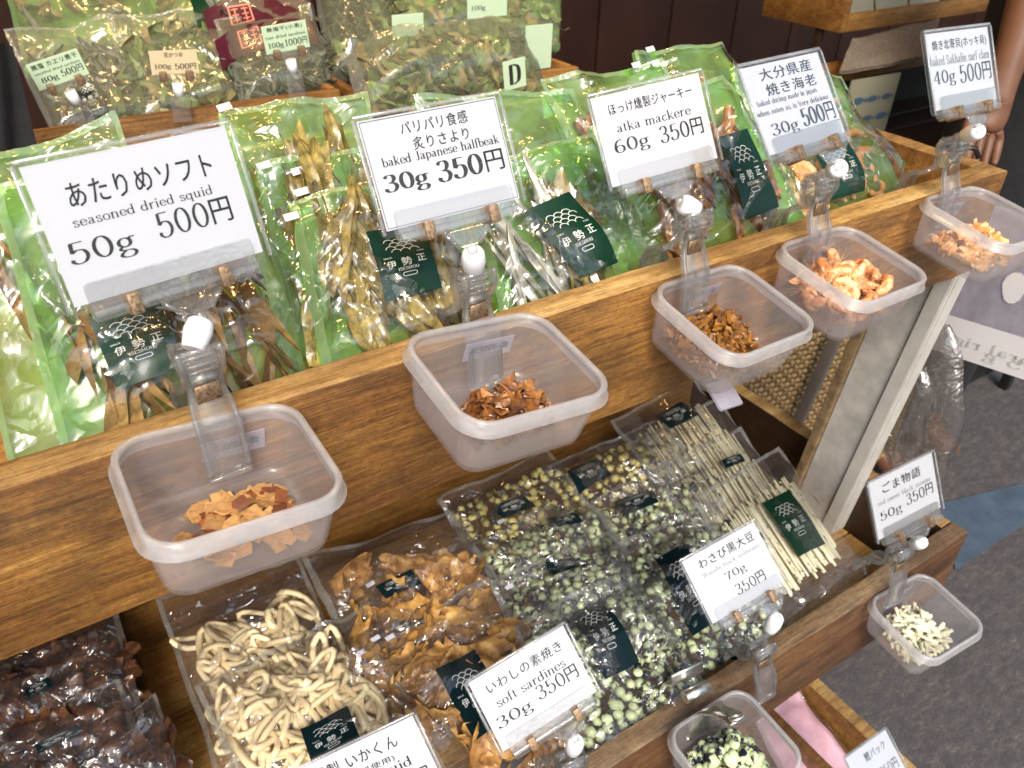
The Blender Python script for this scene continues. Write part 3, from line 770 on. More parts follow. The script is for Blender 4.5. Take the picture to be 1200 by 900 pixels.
PIECE = {
 'square_tan': ([sheet_piece('sq', .013 + .003 * (i % 2), .011 + .002 * (i % 3), .0016, .0014, 3, 3, i, .08) for i in range(4)], 'squid_tan'),
 'square_red': ([sheet_piece('sqr', .012, .009 + .002 * (i % 2), .0018, .0012, 3, 3, i + 9, .08) for i in range(3)], 'squid_red'),
 'flake': ([sheet_piece('fl', .011 + .004 * (i % 3), .016, .0010, .006, 6, 6, i * 1.3, .6) for i in range(5)], 'flake'),
 'jerky': ([sheet_piece('jk', .008, .013 + .003 * (i % 3), .0028, .006, 4, 5, i * 1.9, .9, .3) for i in range(6)], 'jerky'),
 'shrimp': ([shrimp_piece('sh', .85 + .12 * i, i) for i in range(4)], 'shrimp'),
 'clam': ([sheet_piece('cl', .011, .017, .0035, .006, 5, 6, i * 1.5, .8, .3) for i in range(5)], 'clam'),
 'stick_bit': ([box_mesh('sb', (-.0085 - .002 * i, -.0014, -.0010), (.0085 + .002 * i, .0014, .0010), .0004, 1) for i in range(3)], 'sesame_stick'),
 'bean': ([jitter_ico('bn', .0058, (1.15, .95, .8), 2, .08, 90, i) for i in range(3)], 'bean'),
 'goldlit_bean': ([jitter_ico('gbn', .0056, (1.1, .95, .8), 1, .08, 90, i) for i in range(3)], 'goldlit_bean'),
 'small_bean': ([jitter_ico('sbn', .0056, (1.15, .95, .8), 1, .08, 90, i) for i in range(3)], 'bean'),
 'squid_strip': ([sheet_piece('ss', .0045 + .0018 * i, .070, .003, .012, 3, 14, i * 2.1, .55) for i in range(4)], 'squid_strip'),
 'halfbeak': ([sheet_piece('hb', .024, .085, .002, .014, 6, 10, i * 1.7, .6, .45) for i in range(4)], 'halfbeak_gold'),
 'silver_fish': ([sheet_piece('sf', .009, .12, .002, .004, 2, 8, i * 1.7, .1, .7) for i in range(3)], 'halfbeak_silver'),
 'jerky_strip': ([sheet_piece('js', .014, .05, .003, .006, 3, 8, i * 1.9, .4, .3) for i in range(4)], 'jerky'),
 'dried_shrimp': ([shrimp_piece('ds', 1.2, i) for i in range(2)], 'clam'),
 'squid_ring': ([ring_piece('rg', .020 + .003 * (i % 3), .0078 + .0015 * (i % 2), .0031, i) for i in range(5)], 'squid_ring'),
 'sardine_piece': ([sheet_piece('sd', .030, .052, .004, .020, 6, 10, i * 1.4, .4, .4) for i in range(5)], 'sardine'),
 'prune_chunk': ([sheet_piece('pc', .034, .040, .006, .012, 6, 8, i * 1.6, .35, .1) for i in range(4)], 'prune'),
 'sesame_stick': ([box_mesh('st', (-.0013, -.058, -.0013), (.0013, .058, .0013), .0004, 1) for i in range(1)], 'sesame_stick'),
 'kelp_strand': ([tube_mesh('ks', [(.03 * (t / 8 - .5) * 2, .012 * math.sin(t * .9 + i), .006 * math.cos(t * 1.3 + i)) for t in range(9)], .0018, 4) for i in range(4)], 'kelp'),
 'green_leaf': ([sheet_piece('gl', .018, .03, .0008, .012, 4, 4, i * 1.3, .5, .5) for i in range(4)], 'green_leaf'),
 'tan_leaf': ([sheet_piece('tl', .015, .03, .0008, .012, 4, 4, i * 1.7, .5, .5) for i in range(4)], 'tan_leaf'),
 'grey_fish': ([sheet_piece('gf', .006, .035, .002, .006, 2, 6, i * 1.7, .2, .8) for i in range(3)], 'grey_fish'),
}
def piece(kind, name, M, parent=None, k=None):
    ms, mat = PIECE[kind]
    me = ms[random.randrange(len(ms)) if k is None else k % len(ms)]
    return link(name, me, mat, parent, M)
def heap(key, kind, name, n, cx, cy, rx, ry, h, label, cat, group, tilt=.5, zoff=.004, seed=0, sc=1):
    """pieces heaped on the floor of a sample box; every piece is a thing"""
    rnd = random.Random(seed); M = BOXES[key][0]
    for i in range(n):
        a = rnd.random() * 6.283; r = math.sqrt(rnd.random())
        q = .75
        x = cx + rx * r * math.copysign(abs(math.cos(a)) ** q, math.cos(a)); y = cy + ry * r * math.copysign(abs(math.sin(a)) ** q, math.sin(a))
        z = -BH + zoff + h * (1 - r * r) * (0.25 + .75 * (i / n))
        R_ = Euler((rnd.uniform(-tilt, tilt), rnd.uniform(-tilt, tilt), rnd.uniform(0, 6.28))).to_matrix().to_4x4()
        o = piece(kind, name, None, None)
        Lm = R_ @ Matrix.Scale(sc * rnd.uniform(.85, 1.15), 4)
        co = [Lm @ v.co for v in o.data.vertices]
        z = max(z, -BH + .0026 - min(c.z for c in co))
        lim = .0395 + .006 * min(1, (z + BH) / .045)
        x = min(max(x, -lim - min(c.x for c in co)), lim - max(c.x for c in co))
        ly = lim - .0065
        y = min(max(y, -BD / 2 - ly - min(c.y for c in co)), -BD / 2 + ly - max(c.y for c in co))
        o.matrix_world = M @ Matrix.Translation((x, y, z)) @ Lm
        tag(o, label, cat, group)
heap('b1', 'square_tan', 'squid_square', 75, .006, -.056, .036, .028, .010, 'tan flat square of dried squid in the nearest box', 'dried squid', 'tan squid squares in the nearest box', .35, seed=1, sc=.75)
heap('b1', 'square_red', 'squid_square', 20, .012, -.055, .036, .022, .014, 'reddish brown flat square of dried squid in the nearest box', 'dried squid', 'reddish squid squares in the nearest box', .4, .006, seed=2, sc=.75)
heap('b2', 'flake', 'fish_flake', 80, .003, -.056, .032, .018, .022, 'curled brown flake of baked halfbeak in the second box', 'fish flake', 'halfbeak flakes in the second box', .9, .006, seed=3, sc=.95)
heap('b3', 'jerky', 'jerky_shred', 210, -.006, -.050, .036, .033, .032, 'golden brown shred of mackerel jerky in the third box', 'jerky', 'jerky shreds in the third box', .9, .006, seed=4, sc=.95)
heap('b4', 'shrimp', 'baked_shrimp', 115, .0, -.053, .034, .031, .036, 'small orange baked shrimp heaped in the fourth box', 'shrimp', 'baked shrimps in the fourth box', 1.0, .008, seed=5, sc=1.0)
heap('b5', 'clam', 'clam_piece', 80, .0, -.054, .036, .032, .026, 'orange piece of baked surf clam in the end box', 'clam', 'clam pieces in the end box', .7, .007, seed=6, sc=.9)
heap('b6', 'stick_bit', 'stick_piece', 150, .0, -.053, .036, .033, .026, 'short cream and black sesame stick in the middle tray box', 'snack', 'sesame stick pieces in the box', .45, .005, seed=7, sc=1.55)
heap('b7', 'bean', 'wasabi_bean', 210, .0, -.054, .038, .035, .040, 'pale green bean with black skin in the box under the metal clip', 'bean', 'wasabi beans in the box', 1.2, .007, seed=8, sc=1.12)

# ------------------------------------------------------------------ clips and price cards
def profile_plate(name, prof, x0, x1, t):
    """plate following a y,z profile, spanning x0..x1 (scalars or lists), t thick"""
    bm = bmesh.new(); P = [Vector((0, y, z)) for y, z in prof]; rows = []
    for i, p in enumerate(P):
        d = (P[min(i + 1, len(P) - 1)] - P[max(i - 1, 0)]).normalized(); nrm = Vector((0, -d.z, d.y)) * t / 2
        a = x0[i] if isinstance(x0, list) else x0; b = x1[i] if isinstance(x1, list) else x1
        rows.append([bm.verts.new(Vector((xx, p.y, p.z)) + s * nrm) for xx, s in ((a, 1), (b, 1), (b, -1), (a, -1))])
    for A, B in zip(rows, rows[1:]):
        for k in range(4):
            f = bm.faces.new((A[k], A[(k + 1) % 4], B[(k + 1) % 4], B[k])); f.smooth = k in (0, 2)
    bm.faces.new(rows[0][::-1]); bm.faces.new(rows[-1])
    bmesh.ops.recalc_face_normals(bm, faces=bm.faces)
    return bm_mesh(name, bm)
def smooth_prof(p, k=4): return catmull(p, k)
FJ = smooth_prof([(-.010, .060), (-.013, .050), (-.010, .040), (-.009, .030), (-.013, .018), (-.018, .006), (-.019, -.010), (-.021, -.024)])
BJ = smooth_prof([(.000, .060), (.004, .050), (.003, .040), (.003, .030), (.012, .021), (.026, .016), (.0335, .004), (.0345, -.014)])
def waist(prof, half):
    return [half * (1 - .22 * math.exp(-((z - .034) / .011) ** 2)) for _, z in prof]
def clip_parts(e, front=True):
    for nm, prof, s in (('front_jaw', FJ, -1), ('rear_jaw', BJ, 1)):
        w = waist(prof, .0135)
        j = link(nm, profile_plate(nm, prof, [-a for a in w], w, .0016), 'clear_plastic', e)
        link('edge_rib', profile_plate('rib', prof, [-a for a in w], [-a + .0028 for a in w], .0046), 'clear_plastic', j)
        link('edge_rib', profile_plate('rib', prof, [a - .0028 for a in w], w, .0046), 'clear_plastic', j)
        for z in (.056, .051, .046):
            y = min(prof, key=lambda q: abs(q[1] - z))[0]
            link('grip_bar', box_mesh('gb', (-.009, y - .0022, z - .0009), (.009, y + .0022, z + .0009), .0004, 1), 'clear_plastic', j)
    link('spring', cyl_mesh('sp', (-.0075, -.0035, .036), (.0075, -.0035, .036), .0062, 14), 'metal', e)
    link('spring_plate', box_mesh('spp', (-.0075, -.0125, .024), (.0075, -.0105, .036), .0005, 1), 'rusty_metal', e)
    # foot pads that grip
    link('jaw_foot', box_mesh('jf', (-.0135, -.0235, -.0285), (.0135, -.0185, -.0245), .0008, 1), 'clear_plastic', e)

def price_card(key, cpos, yaw, pitch, roll, items, label, W=.107, H=.076, paper='card_paper', ink='ink', border=False, holder=True, clip_at=None, clip_label=None, jx=.0, small=None, clip_scale=1, hx=0.0, group=None):
    M = frame(cpos, yaw, pitch, roll)
    c = empty('price_card', M, label, 'price card', group or 'price cards')
    pw, ph = W * .915, H * .89
    pz = H * .005
    pp = link('paper', box_mesh('pp', (-pw / 2, -.0002, pz - ph / 2), (pw / 2, .0002, pz + ph / 2)), paper, c)
    V, F = layout(items, pw, ph)
    link('lettering', mesh('lt', [(x, -.0005, z + pz) for x, z in V], F), ink, pp)
    if small:
        V, F = layout(small, pw, ph)
        link('small_print', mesh('sm', [(x, -.0005, z + pz) for x, z in V], F), 'grey_ink' if ink == 'ink' else 'pale_ink', pp)
    if border:
        V, F = [], []
        t = .0004
        for a0, b0, a1, b1 in ((-pw / 2 + .001, ph / 2 - .001, pw / 2 - .001, ph / 2 - .001 - t), (-pw / 2 + .001, -ph / 2 + .001 + t, pw / 2 - .001, -ph / 2 + .001), (-pw / 2 + .001, ph / 2 - .001 - t, -pw / 2 + .001 + t, -ph / 2 + .001 + t), (pw / 2 - .001 - t, ph / 2 - .001 - t, pw / 2 - .001, -ph / 2 + .001 + t)):
            n = len(V); V += [(a0, b0), (a1, b0), (a1, b1), (a0, b1)]; F.append((n, n + 1, n + 2, n + 3))
        link('border', mesh('bd', [(x, -.0005, z + pz) for x, z in V], F), 'ink', pp)
    pts = rrect(W, H, .004, 3)
    sl = extrude_poly('sl', pts, -.0016, -.0010)
    link('sleeve', sl, 'sleeve_plastic', c)
    link('sleeve', extrude_poly('sl', pts, .0010, .0016), 'sleeve_plastic', c)
    ring = [(-W / 2, H / 2), (W / 2, H / 2), (W / 2, -H / 2), (-W / 2, -H / 2)]
    q = .0030
    for (x0, z0, x1, z1) in ((-W / 2 + .002, H / 2 - q, W / 2 - .002, H / 2 - .0006), (-W / 2 + .0006, -H / 2 + .002, -W / 2 + q, H / 2 - q - .0002), (W / 2 - q, -H / 2 + .002, W / 2 - .0006, H / 2 - q - .0002)):
        link('sleeve_edge', box_mesh('se', (x0, -.0024, z0), (x1, -.0018, z1), .0002, 1), 'sleeve_edge_plastic', c)
    if not holder: return M
    # swivel clip stand that holds the card
    h = empty('card_clip', M @ Matrix.Translation((hx, 0, -H / 2)), clip_label or ('clear swivel clip under the ' + label), 'clip', 'clear swivel clips')
    w2 = W * .40
    link('holder_plate', extrude_poly('hp', [(x, z + .0065) for x, z in rrect(w2 * 2, .019, .003, 3)], -.0046, -.0026), 'clear_plastic', h)
    link('holder_bar', box_mesh('hb', (-w2, -.0080, -.0055), (w2, .0030, .0010), .0012, 2), 'clear_plastic', h)
    link('holder_back', extrude_poly('hk', [(x, z + .004) for x, z in rrect(w2 * 2, .014, .003, 3)], .0024, .0042), 'clear_plastic', h)
    for s in (-1, 1):
        k = link('clamp', box_mesh('cl', (s * w2 * .55 - .0035, -.0096, -.0070), (s * w2 * .55 + .0035, .0052, .0050), .0012, 2), 'rusty_metal', h)
    nk = [(jx - .018, -.0054), (jx + .018, -.0054), (jx + .0075, -.0170), (jx - .0075, -.0170)]
    nb = link('neck', extrude_poly('nk', nk, -.0042, -.0018, .0006), 'clear_plastic', h)
    for a_, b_ in ((0, 3), (1, 2)):
        link('neck_rib', tube_mesh('nr', [(nk[a_][0], -.003, nk[a_][1]), (nk[b_][0], -.003, nk[b_][1])], .0016, 6), 'clear_plastic', nb)
    link('neck_stem', cyl_mesh('ns', (jx, -.003, -.016), (jx, -.003, -.0225), .0035, 10), 'clear_plastic', h)
    J = h.matrix_world @ Vector((jx, -.003, -.0215))
    if clip_at is not None:
        inv = h.matrix_world.inverted()
        CM = Matrix.Translation(Vector(clip_at[0])) @ rmat(RAD(clip_at[1]), 0, RAD(clip_at[2] if len(clip_at) > 2 else 0)) @ Matrix.Scale(clip_scale, 4)
        n0 = set(o.name for o in bpy.data.objects)
        clip_parts(h)
        for o in list(h.children):
            if o.name not in n0: o.matrix_local = inv @ CM
        A = CM @ Vector((0, -.005, .060))
        d = (J - A)
        if d.length > .026:
            A2 = J - d.normalized() * .024
            link('ball_stem', tube_mesh('bs', [inv @ A, inv @ (A + (A2 - A) * .5), inv @ A2], [.005, .0035, .005], 10), 'clear_plastic', h)
            A = A2; d = J - A
        jp = [A - d.normalized() * .003, A + d * .12, A + d * .5, A + d * .88, J]
        jt = link('swivel_joint', tube_mesh('sj', [inv @ p for p in jp], [.0064, .0074, .0084, .0076, .0058], 14), 'white_plastic', h)
    return M

def joint_pos(M, W, H, jx): return M
CARDS = [
 ('c1', (-.8895, .025, .1287), 6.7, -18, -.7,
  [('あたりめソフト', .15, .87, .25, .17), ('50g', .06, .38, .66, .20, .075), ('500円', .50, .90, .60, .19, .075)],
  'large white card reading seasoned dried squid 50g 500円', dict(W=.118, H=.083, small=None, clip_at=((-.889, 0, 0), 3), jx=.006, extra=[('seasoned dried squid', .13, .83, .44, .09, .075)])),
 ('c2', (-.7126, .0147, .1296), -2.2, -26.7, -1.9,
  [('パリパリ食感', .27, .76, .13, .12), ('炙りさより', .33, .74, .285, .12), ('baked Japanese halfbeak', .09, .95, .405, .11, .10), ('30g', .06, .38, .61, .20, .12), ('350円', .44, .95, .585, .20, .12)],
  'white card with thin black frame reading baked Japanese halfbeak 350円', dict(border=True, clip_at=((-.702, 0, 0), 2), jx=.004)),
 ('c3', (-.5135, .0323, .1153), -11.2, -28.1, -7,
  [('ほっけ燻製ジャーキー', .13, .90, .17, .13), ('atka mackere', .16, .85, .38, .11, .08), ('60g', .10, .42, .60, .19, .085), ('350円', .52, .93, .58, .19, .085)],
  'white card reading atka mackere 60g 350円', dict(clip_at=((-.497, 0, 0), 0), jx=.004)),
 ('c4', (-.4191, -.018, .1353), 4.9, -36.9, -.2,
  [('大分県産', .20, .86, .12, .14), ('焼き海老', .22, .86, .30, .14), ('30g', .12, .46, .76, .17, .09), ('500円', .52, .96, .70, .21, .12)],
  'white card reading shrimp made in japan 30g 500円', dict(clip_at=((-.343, 0, 0), -2), jx=.022, extra=[('baked shrimp made in japan', .06, .82, .43, .08, .09), ('when eaten as. is Very delicious', .02, .94, .54, .08, .09)])),
 ('c5', (-.1736, -.0055, .1300), .3, -28.4, 1.5,
  [('焼き北寄貝(ホッキ貝)', .08, .95, .17, .15, ), ('40g', .04, .38, .60, .22, .085), ('500円', .45, .97, .58, .24, .085)],
  'white card reading baked Sakhalin surf clam 40g 500円', dict(clip_at=((-.141, 0, 0), -2), jx=.010, small=[('baked Sakhalin surf clam', .02, .97, .36, .13, .1)])),
 ('sard', (-.6899, -.0818, -.3229), -16.1, -39.1, -17.5,
  [('いわしの素焼き', .12, .90, .20, .15), ('soft sardines', .14, .86, .42, .13, .085), ('30g', .06, .42, .68, .19, .075), ('350円', .50, .93, .60, .19, .075)],
  'white card reading soft sardines 30g 350円', dict(clip_at=((-.668, LY, LZ + .024), -6), jx=.012)),
 ('ika', (-.8451, -.0856, -.32), -34.8, -34, -27.3,
  [('燻製 いかくん', .06, .80, .17, .16), ('(原料使用)', .30, .72, .35, .09), ('squid', .50, .83, .47, .15, .09), ('50g', .06, .42, .72, .19, .075), ('350円', .50, .93, .68, .19, .075)],
  'white smoked squid card cut off by the bottom edge of the photo', dict(clip_at=((-.82, LY, LZ + .024), -6), jx=.0)),
 ('was', (-.4375, -.0793, -.3232), -8.5, -50, -8,
  [('わさび黒大豆', .16, .92, .17, .15), ('70g', .38, .66, .53, .15, .075), ('350円', .42, .82, .76, .16, .075)],
  'white card reading Wasabi black soybeans 70g 350円', dict(clip_at=((-.407, LY - .004, LZ + .014), -6, -8), jx=.020, small=[('Wasabi black soybeans', .14, .93, .345, .09, .08)])),
 ('goma', (-.213, -.1158, -.2986), -7.3, -27, -4.9,
  [('ごま物語', .18, .78, .20, .17), ('50g', .08, .42, .66, .19, .075), ('350円', .50, .93, .58, .19, .075)],
  'small white card reading red sweet black sesame 50g 350円', dict(clip_at=((-.172, LY, LZ + .024), -6), jx=.010, small=[('red sweet black sesame', .08, .92, .41, .09, .08)])),
 ('kez', (-.1789, -.2005, -.7542), 15.3, -55, 17.3,
  [('鰹パック', .35, .85, .20, .16), ('50g', .1, .4, .66, .2, .075), ('350円', .5, .92, .6, .2, .075)],
  'white bonito packet card cut off at the bottom right of the photo', dict(clip_at=((-.17, -.245, -.955), 0), jx=.0)),
]
for key, pos, yw, pt, rl, items, lab, kw in CARDS:
    extra = kw.pop('extra', [])
    price_card(key, pos, yw, pt, rl, items + extra, lab, clip_label='clear swivel clip holding the ' + lab.split('reading ')[-1].replace(' cut off by the bottom edge of the photo', '').replace(' cut off at the bottom right of the photo', '') + (' card' if 'reading' in lab else ''), **kw)

# metal bulldog clip on the bean box
bc = empty('metal_clip', Matrix.Translation((-.486, LY + .004, LZ + .006)) @ Matrix.Rotation(RAD(-6), 4, 'Z') @ Matrix.Scale(1.15, 4), 'shiny steel clip holding the bean box to the tray', 'clip')
pf = smooth_prof([(-.020, .030), (-.016, .020), (-.013, .010), (-.012, -.004), (-.016, -.020)])
pb = smooth_prof([(.022, .028), (.018, .018), (.024, .010), (.030, .004), (.032, -.014)])
fp_ = smooth_prof([(-.050, .040), (-.040, .036), (-.026, .024), (-.014, .012), (-.012, .0), (-.014, -.012), (-.016, -.024)])
fw_ = [.009 if i < 8 else .009 + .009 * min(1, (i - 8) / 5) for i in range(len(fp_))]
link('front_lever', profile_plate('fl', fp_, [-a for a in fw_], fw_, .0018), 'metal', bc)
link('rear_lever', profile_plate('rl', pb, -.018, .018, .0016), 'metal', bc)
link('spring_barrel', cyl_mesh('sb', (-.014, .004, .014), (.014, .004, .014), .006, 16), 'metal', bc)
link('lever_ring', tube_mesh('lr', [(.006 * math.cos(k * .524), -.046 - .004 * math.sin(k * .524), .042 + .004 * math.sin(k * .524)) for k in range(12)], .0018, 6, True), 'metal', bc)
link('grip_foot', box_mesh('gf', (-.02, -.0165, -.026), (.02, -.0125, -.021), .001, 1), 'metal', bc)

# ------------------------------------------------------------------ snack packets
def plane_hit(px, py, P, tilt):
    n = Vector((0, -math.sin(RAD(tilt)), math.cos(RAD(tilt))))
    d = ray(px, py)
    return CAM + d * ((P - CAM).dot(n) / d.dot(n))
def logo2d(W, H):
    """scale-pattern diamond, two lines of name, in label units"""
    V, F = [], []
    def stroke(pts, w):
        for p, q in zip(pts, pts[1:]):
            dx, dy = q[0] - p[0], q[1] - p[1]; l = math.hypot(dx, dy) or 1e-9; ox, oy = -dy / l * w / 2, dx / l * w / 2
            n = len(V); V.extend([(p[0] + ox, p[1] + oy), (q[0] + ox, q[1] + oy), (q[0] - ox, q[1] - oy), (p[0] - ox, p[1] - oy)]); F.append((n, n + 1, n + 2, n + 3))
    s = W * .085
    for r in range(4):
        for c in range(3):
            cx = (c - 1) * 2 * s * .95 + (s * .95 if r % 2 else 0) - s * .4; cy = H * .20 + (1.5 - r) * s * .95
            stroke([(cx + s * math.cos(a), cy + s * .8 * math.sin(a)) for a in [k * math.pi / 6 for k in range(7)]], W * .012)
    for t, x, y, w, h in (('伊', -.27, -.05, .16, .11), ('勢', .0, -.035, .18, .12), ('正', .27, -.02, .16, .10), ('ISESHOU', .0, -.135, .36, .042), ('SINCE', -.30, .05, .14, .022), ('1750', .30, .09, .12, .022)):
        vv, ff = text2d(t, x * W, y * H, w * W, h * H, thick=.1)
        n = len(V); V += vv; F += [tuple(n + i for i in f) for f in ff]
    b = [(-.10, -.19), (.10, -.19), (.12, -.205), (.12, -.225), (.10, -.24), (-.10, -.24), (-.12, -.225), (-.12, -.205), (-.10, -.19)]
    stroke([(x * W, y * H) for x, y in b], W * .01)
    return V, F
LOGO = logo2d(1, 1.55)
def mark2d():
    V, F = [], []
    def rc(x0, y0, x1, y1):
        n = len(V); V.extend([(x0, y0), (x1, y0), (x1, y1), (x0, y1)]); F.append((n, n + 1, n + 2, n + 3))
    a, t = .30, .045
    rc(-a, a - t, a, a); rc(-a, -a, a, -a + t); rc(-a, -a + t, -a + t, a - t); rc(a - t, -a + t, a, a - t)
    for k in (-1, 1):
        for m in (.18, .02, -.14): rc(k * .13 - .09, m - .018, k * .13 + .09, m + .018)
        rc(k * .13 - .018, -.22, k * .13 + .018, .22)
    return V, F
MARK = mark2d()
def packet(name, quad, P, tilt, thick, label, cat='snack bag', group=None, film_mat='clear_film', back_mat='clear_film',
           content=None, brand=None, brand_mat='green_label', header=.14, wr=.0050, seed=0, tabs=(), brand_part=True, back_extra=0):
    P = Vector(P)
    W4 = [plane_hit(x, y, P, tilt) for x, y in quad]     # TL TR BR BL
    o = (W4[0] + W4[1] + W4[2] + W4[3]) / 4
    n = Vector((0, -math.sin(RAD(tilt)), math.cos(RAD(tilt))))
    ub = ((W4[1] + W4[2]) - (W4[0] + W4[3])).normalized(); vb = n.cross(ub).normalized()
    M = Matrix(((ub.x, vb.x, n.x, o.x), (ub.y, vb.y, n.y, o.y), (ub.z, vb.z, n.z, o.z), (0, 0, 0, 1)))
    Mi = M.inverted(); Q = [Mi @ p for p in W4]
    e = empty(name, M, label, cat, group)
    rnd = random.Random(seed)
    def bil(s, t):     # s left-right, t bottom-top
        return Q[0] * (1 - s) * t + Q[1] * s * t + Q[2] * s * (1 - t) + Q[3] * (1 - s) * (1 - t)
    def pil(s, t):
        tt = min(1, t / (1 - header))
        if s <= 0 or s >= 1 or tt <= 0 or tt >= 1: return 0
        return ((1 - (2 * s - 1) ** 4) * (1 - (2 * tt - 1) ** 4)) ** .55
    off = Vector((seed * 1.37, seed * .71, 0))
    ca = rnd.uniform(.2, 1.3) * (1 if seed % 2 else -1); cc, cs = math.cos(ca), math.sin(ca)
    def crease(p, f):
        q = Vector(((p.x * cc + p.y * cs) * f, (-p.x * cs + p.y * cc) * f * .28, 0))
        return 1 - abs(noise.noise(q + off)) * 2.4
    NX, NY = 30, 34
    front, back = [], []
    for j in range(NY + 1):
        for i in range(NX + 1):
            s, t = i / NX, j / NY
            b = bil(s, t); h = pil(s, t)
            edge = min(s, 1 - s, t, 1 - t)
            k = .35 + .65 * min(1, edge * 9)
            w = wr * k * (max(0, crease(b, 24)) ** 2 + .5 * max(0, crease(b + Vector((.3, 0, 0)), 60)) ** 2 + .35 * max(0, 1 - 2.4 * abs(noise.noise(Vector((b.y * 55, b.x * 18, seed))))) ** 2)
            lift = wr * 2.0 * noise.noise(Vector((s * 2.6, t * 2.6, seed)))
            wave = (.010 * noise.noise(Vector((s * 2.5, seed * 3.3, 0))) * max(0, t - (1 - header)) / header) if header else 0
            jx = .0025 * noise.noise(Vector((t * 5, seed, 1)))
            front.append((b.x + jx, b.y, .0008 + thick * h + w + lift + wave))
            back.append((b.x + jx, b.y, -.0008 - thick * .12 * h + lift * .6 + wave))
    fs = []
    for j in range(NY):
        for i in range(NX):
            a = j * (NX + 1) + i
            fs.append((a, a + 1, a + NX + 2, a + NX + 1))
    mf = mesh('ff', front, fs); mb = mesh('bf', back, fs)
    link('film', mf, film_mat, e, smooth=True)
    link('back_sheet', mb, back_mat, e, smooth=True)
    sb_ = {'green_film': 'green_seal_film'}.get(back_mat, 'seal_film')
    sv, sf = [], []
    for j in range(NY + 1):
        for i in (0, 1, NX - 1, NX):
            x, y, z = front[j * (NX + 1) + i]; sv.append((x, y, z + .0006))
    for j in range(NY):
        for k in (0, 2): sf.append((j * 4 + k, j * 4 + k + 1, j * 4 + k + 5, j * 4 + k + 4))
    n1 = len(sv)
    rows_ = [NY - 1, NY] + ([NY - 3, NY - 3] if header else [])
    for j in rows_[:2]:
        for i in range(1, NX):
            x, y, z = front[j * (NX + 1) + i]; sv.append((x, y, z + .0006))
    for i in range(NX - 2): sf.append((n1 + i, n1 + i + 1, n1 + NX - 1 + i + 1, n1 + NX - 1 + i))
    link('edge_seal', mesh('es', sv, sf), sb_, e, smooth=True)
    def surf(x, y):
        # invert the quad roughly
        s = t = .5
        for _ in range(6):
            b = bil(s, t); du = (bil(s + .01, t) - b) / .01; dv = (bil(s, t + .01) - b) / .01
            det = du.x * dv.y - du.y * dv.x
            ex, ey = x - b.x, y - b.y
            s += (ex * dv.y - ey * dv.x) / det; t += (du.x * ey - du.y * ex) / det
        lift = wr * 2.0 * noise.noise(Vector((s * 2.6, t * 2.6, seed)))
        return s, t, thick * pil(min(1, max(0, s)), min(1, max(0, t))) + lift
    if brand:
        bq = [Mi @ plane_hit(x, y, P + n * thick, tilt) for x, y in brand]       # TL TR BL
        cu = (bq[1] - bq[0]); cv = (bq[2] - bq[0]); bw = cu.length; bh = cv.length
        g = []; ff = []
        NXb, NYb = 6, 9
        for j in range(NYb + 1):
            for i in range(NXb + 1):
                p = bq[0] + cu * (i / NXb) + cv * (j / NYb)
                g.append((p.x, p.y, surf(p.x, p.y)[2] + wr * .75 + .0006))
        for j in range(NYb):
            for i in range(NXb):
                a = j * (NXb + 1) + i; ff.append((a, a + NXb + 1, a + NXb + 2, a + 1))
        lab = link('brand_label', mesh('bl', g, ff), brand_mat, e, smooth=True)
        cen = bq[0] + cu / 2 + cv / 2; uu = cu.normalized(); vv = -cv.normalized()
        V = []
        lg_, ink_ = (MARK, 'coral_ink') if brand_mat == 'maroon_label' else (LOGO, 'white_ink')
        for x, y in lg_[0]:
            p = cen + uu * x * bw + vv * y / 1.55 * bh if lg_ is LOGO else cen + uu * (x * bh - bw * .2) + vv * y * bh
            V.append((p.x, p.y, surf(p.x, p.y)[2] + wr * .75 + .0012))
        link('lettering', mesh('ll', V, lg_[1]), ink_, lab)
    for (tx, ty) in tabs:
        p = Mi @ plane_hit(tx, ty, P + n * thick * .3, tilt)
        z = max(.002, surf(p.x, p.y)[2]) + wr
        link('seal_tab', box_mesh('tb', (-.0055, -.0028, 0), (.0055, .0028, .0004)), 'card_paper', e, Matrix.Translation((p.x, p.y, z)) @ Matrix.Rotation(.1, 4, 'Z'))
    for spec in (content or []):
        kind, nm, cnt, mode = spec[:4]; reg = spec[4] if len(spec) > 4 else (.08, .92, .04, .84); sc = spec[5] if len(spec) > 5 else 1
        gx = max(1, int(math.sqrt(cnt * .75))); gy = max(1, math.ceil(cnt / gx))
        order = list(range(cnt)); rnd.shuffle(order)
        for i in range(cnt):
            if mode == 'fill':
                q_ = order[i]; cx_, cy_ = q_ % gx, q_ // gx
                s = reg[0] + (reg[1] - reg[0]) * (cx_ + .5 + (.5 if cy_ % 2 else 0) * .6 + rnd.uniform(-.4, .4)) / gx
                t = reg[2] + (reg[3] - reg[2]) * (cy_ + .5 + rnd.uniform(-.4, .4)) / gy
                s = min(reg[1], max(reg[0], s)); rot = rnd.uniform(0, 6.28); ti = .4
            elif mode == 'rows':        # parallel sticks, side by side
                s = reg[0] + (reg[1] - reg[0]) * (i + .5) / cnt; t = (reg[2] + reg[3]) / 2 + rnd.uniform(-.02, .02); rot = rnd.uniform(-.04, .04); ti = 0
            elif mode == 'lay':
                s = rnd.uniform(reg[0], reg[1]); t = rnd.uniform(reg[2], reg[3]); rot = rnd.uniform(-.45, .45); ti = .15
            else:
                g_ = math.sqrt(cnt * 1.0)
                s = rnd.uniform(reg[0], reg[1]); t = rnd.uniform(reg[2], reg[3]); rot = rnd.uniform(0, 6.28); ti = .35
            b = bil(s, t); h = thick * pil(s, t)
            z = h * ((.25 + .4 * (i / cnt)) if mode != 'rows' else .6 + .18 * (i % 2))
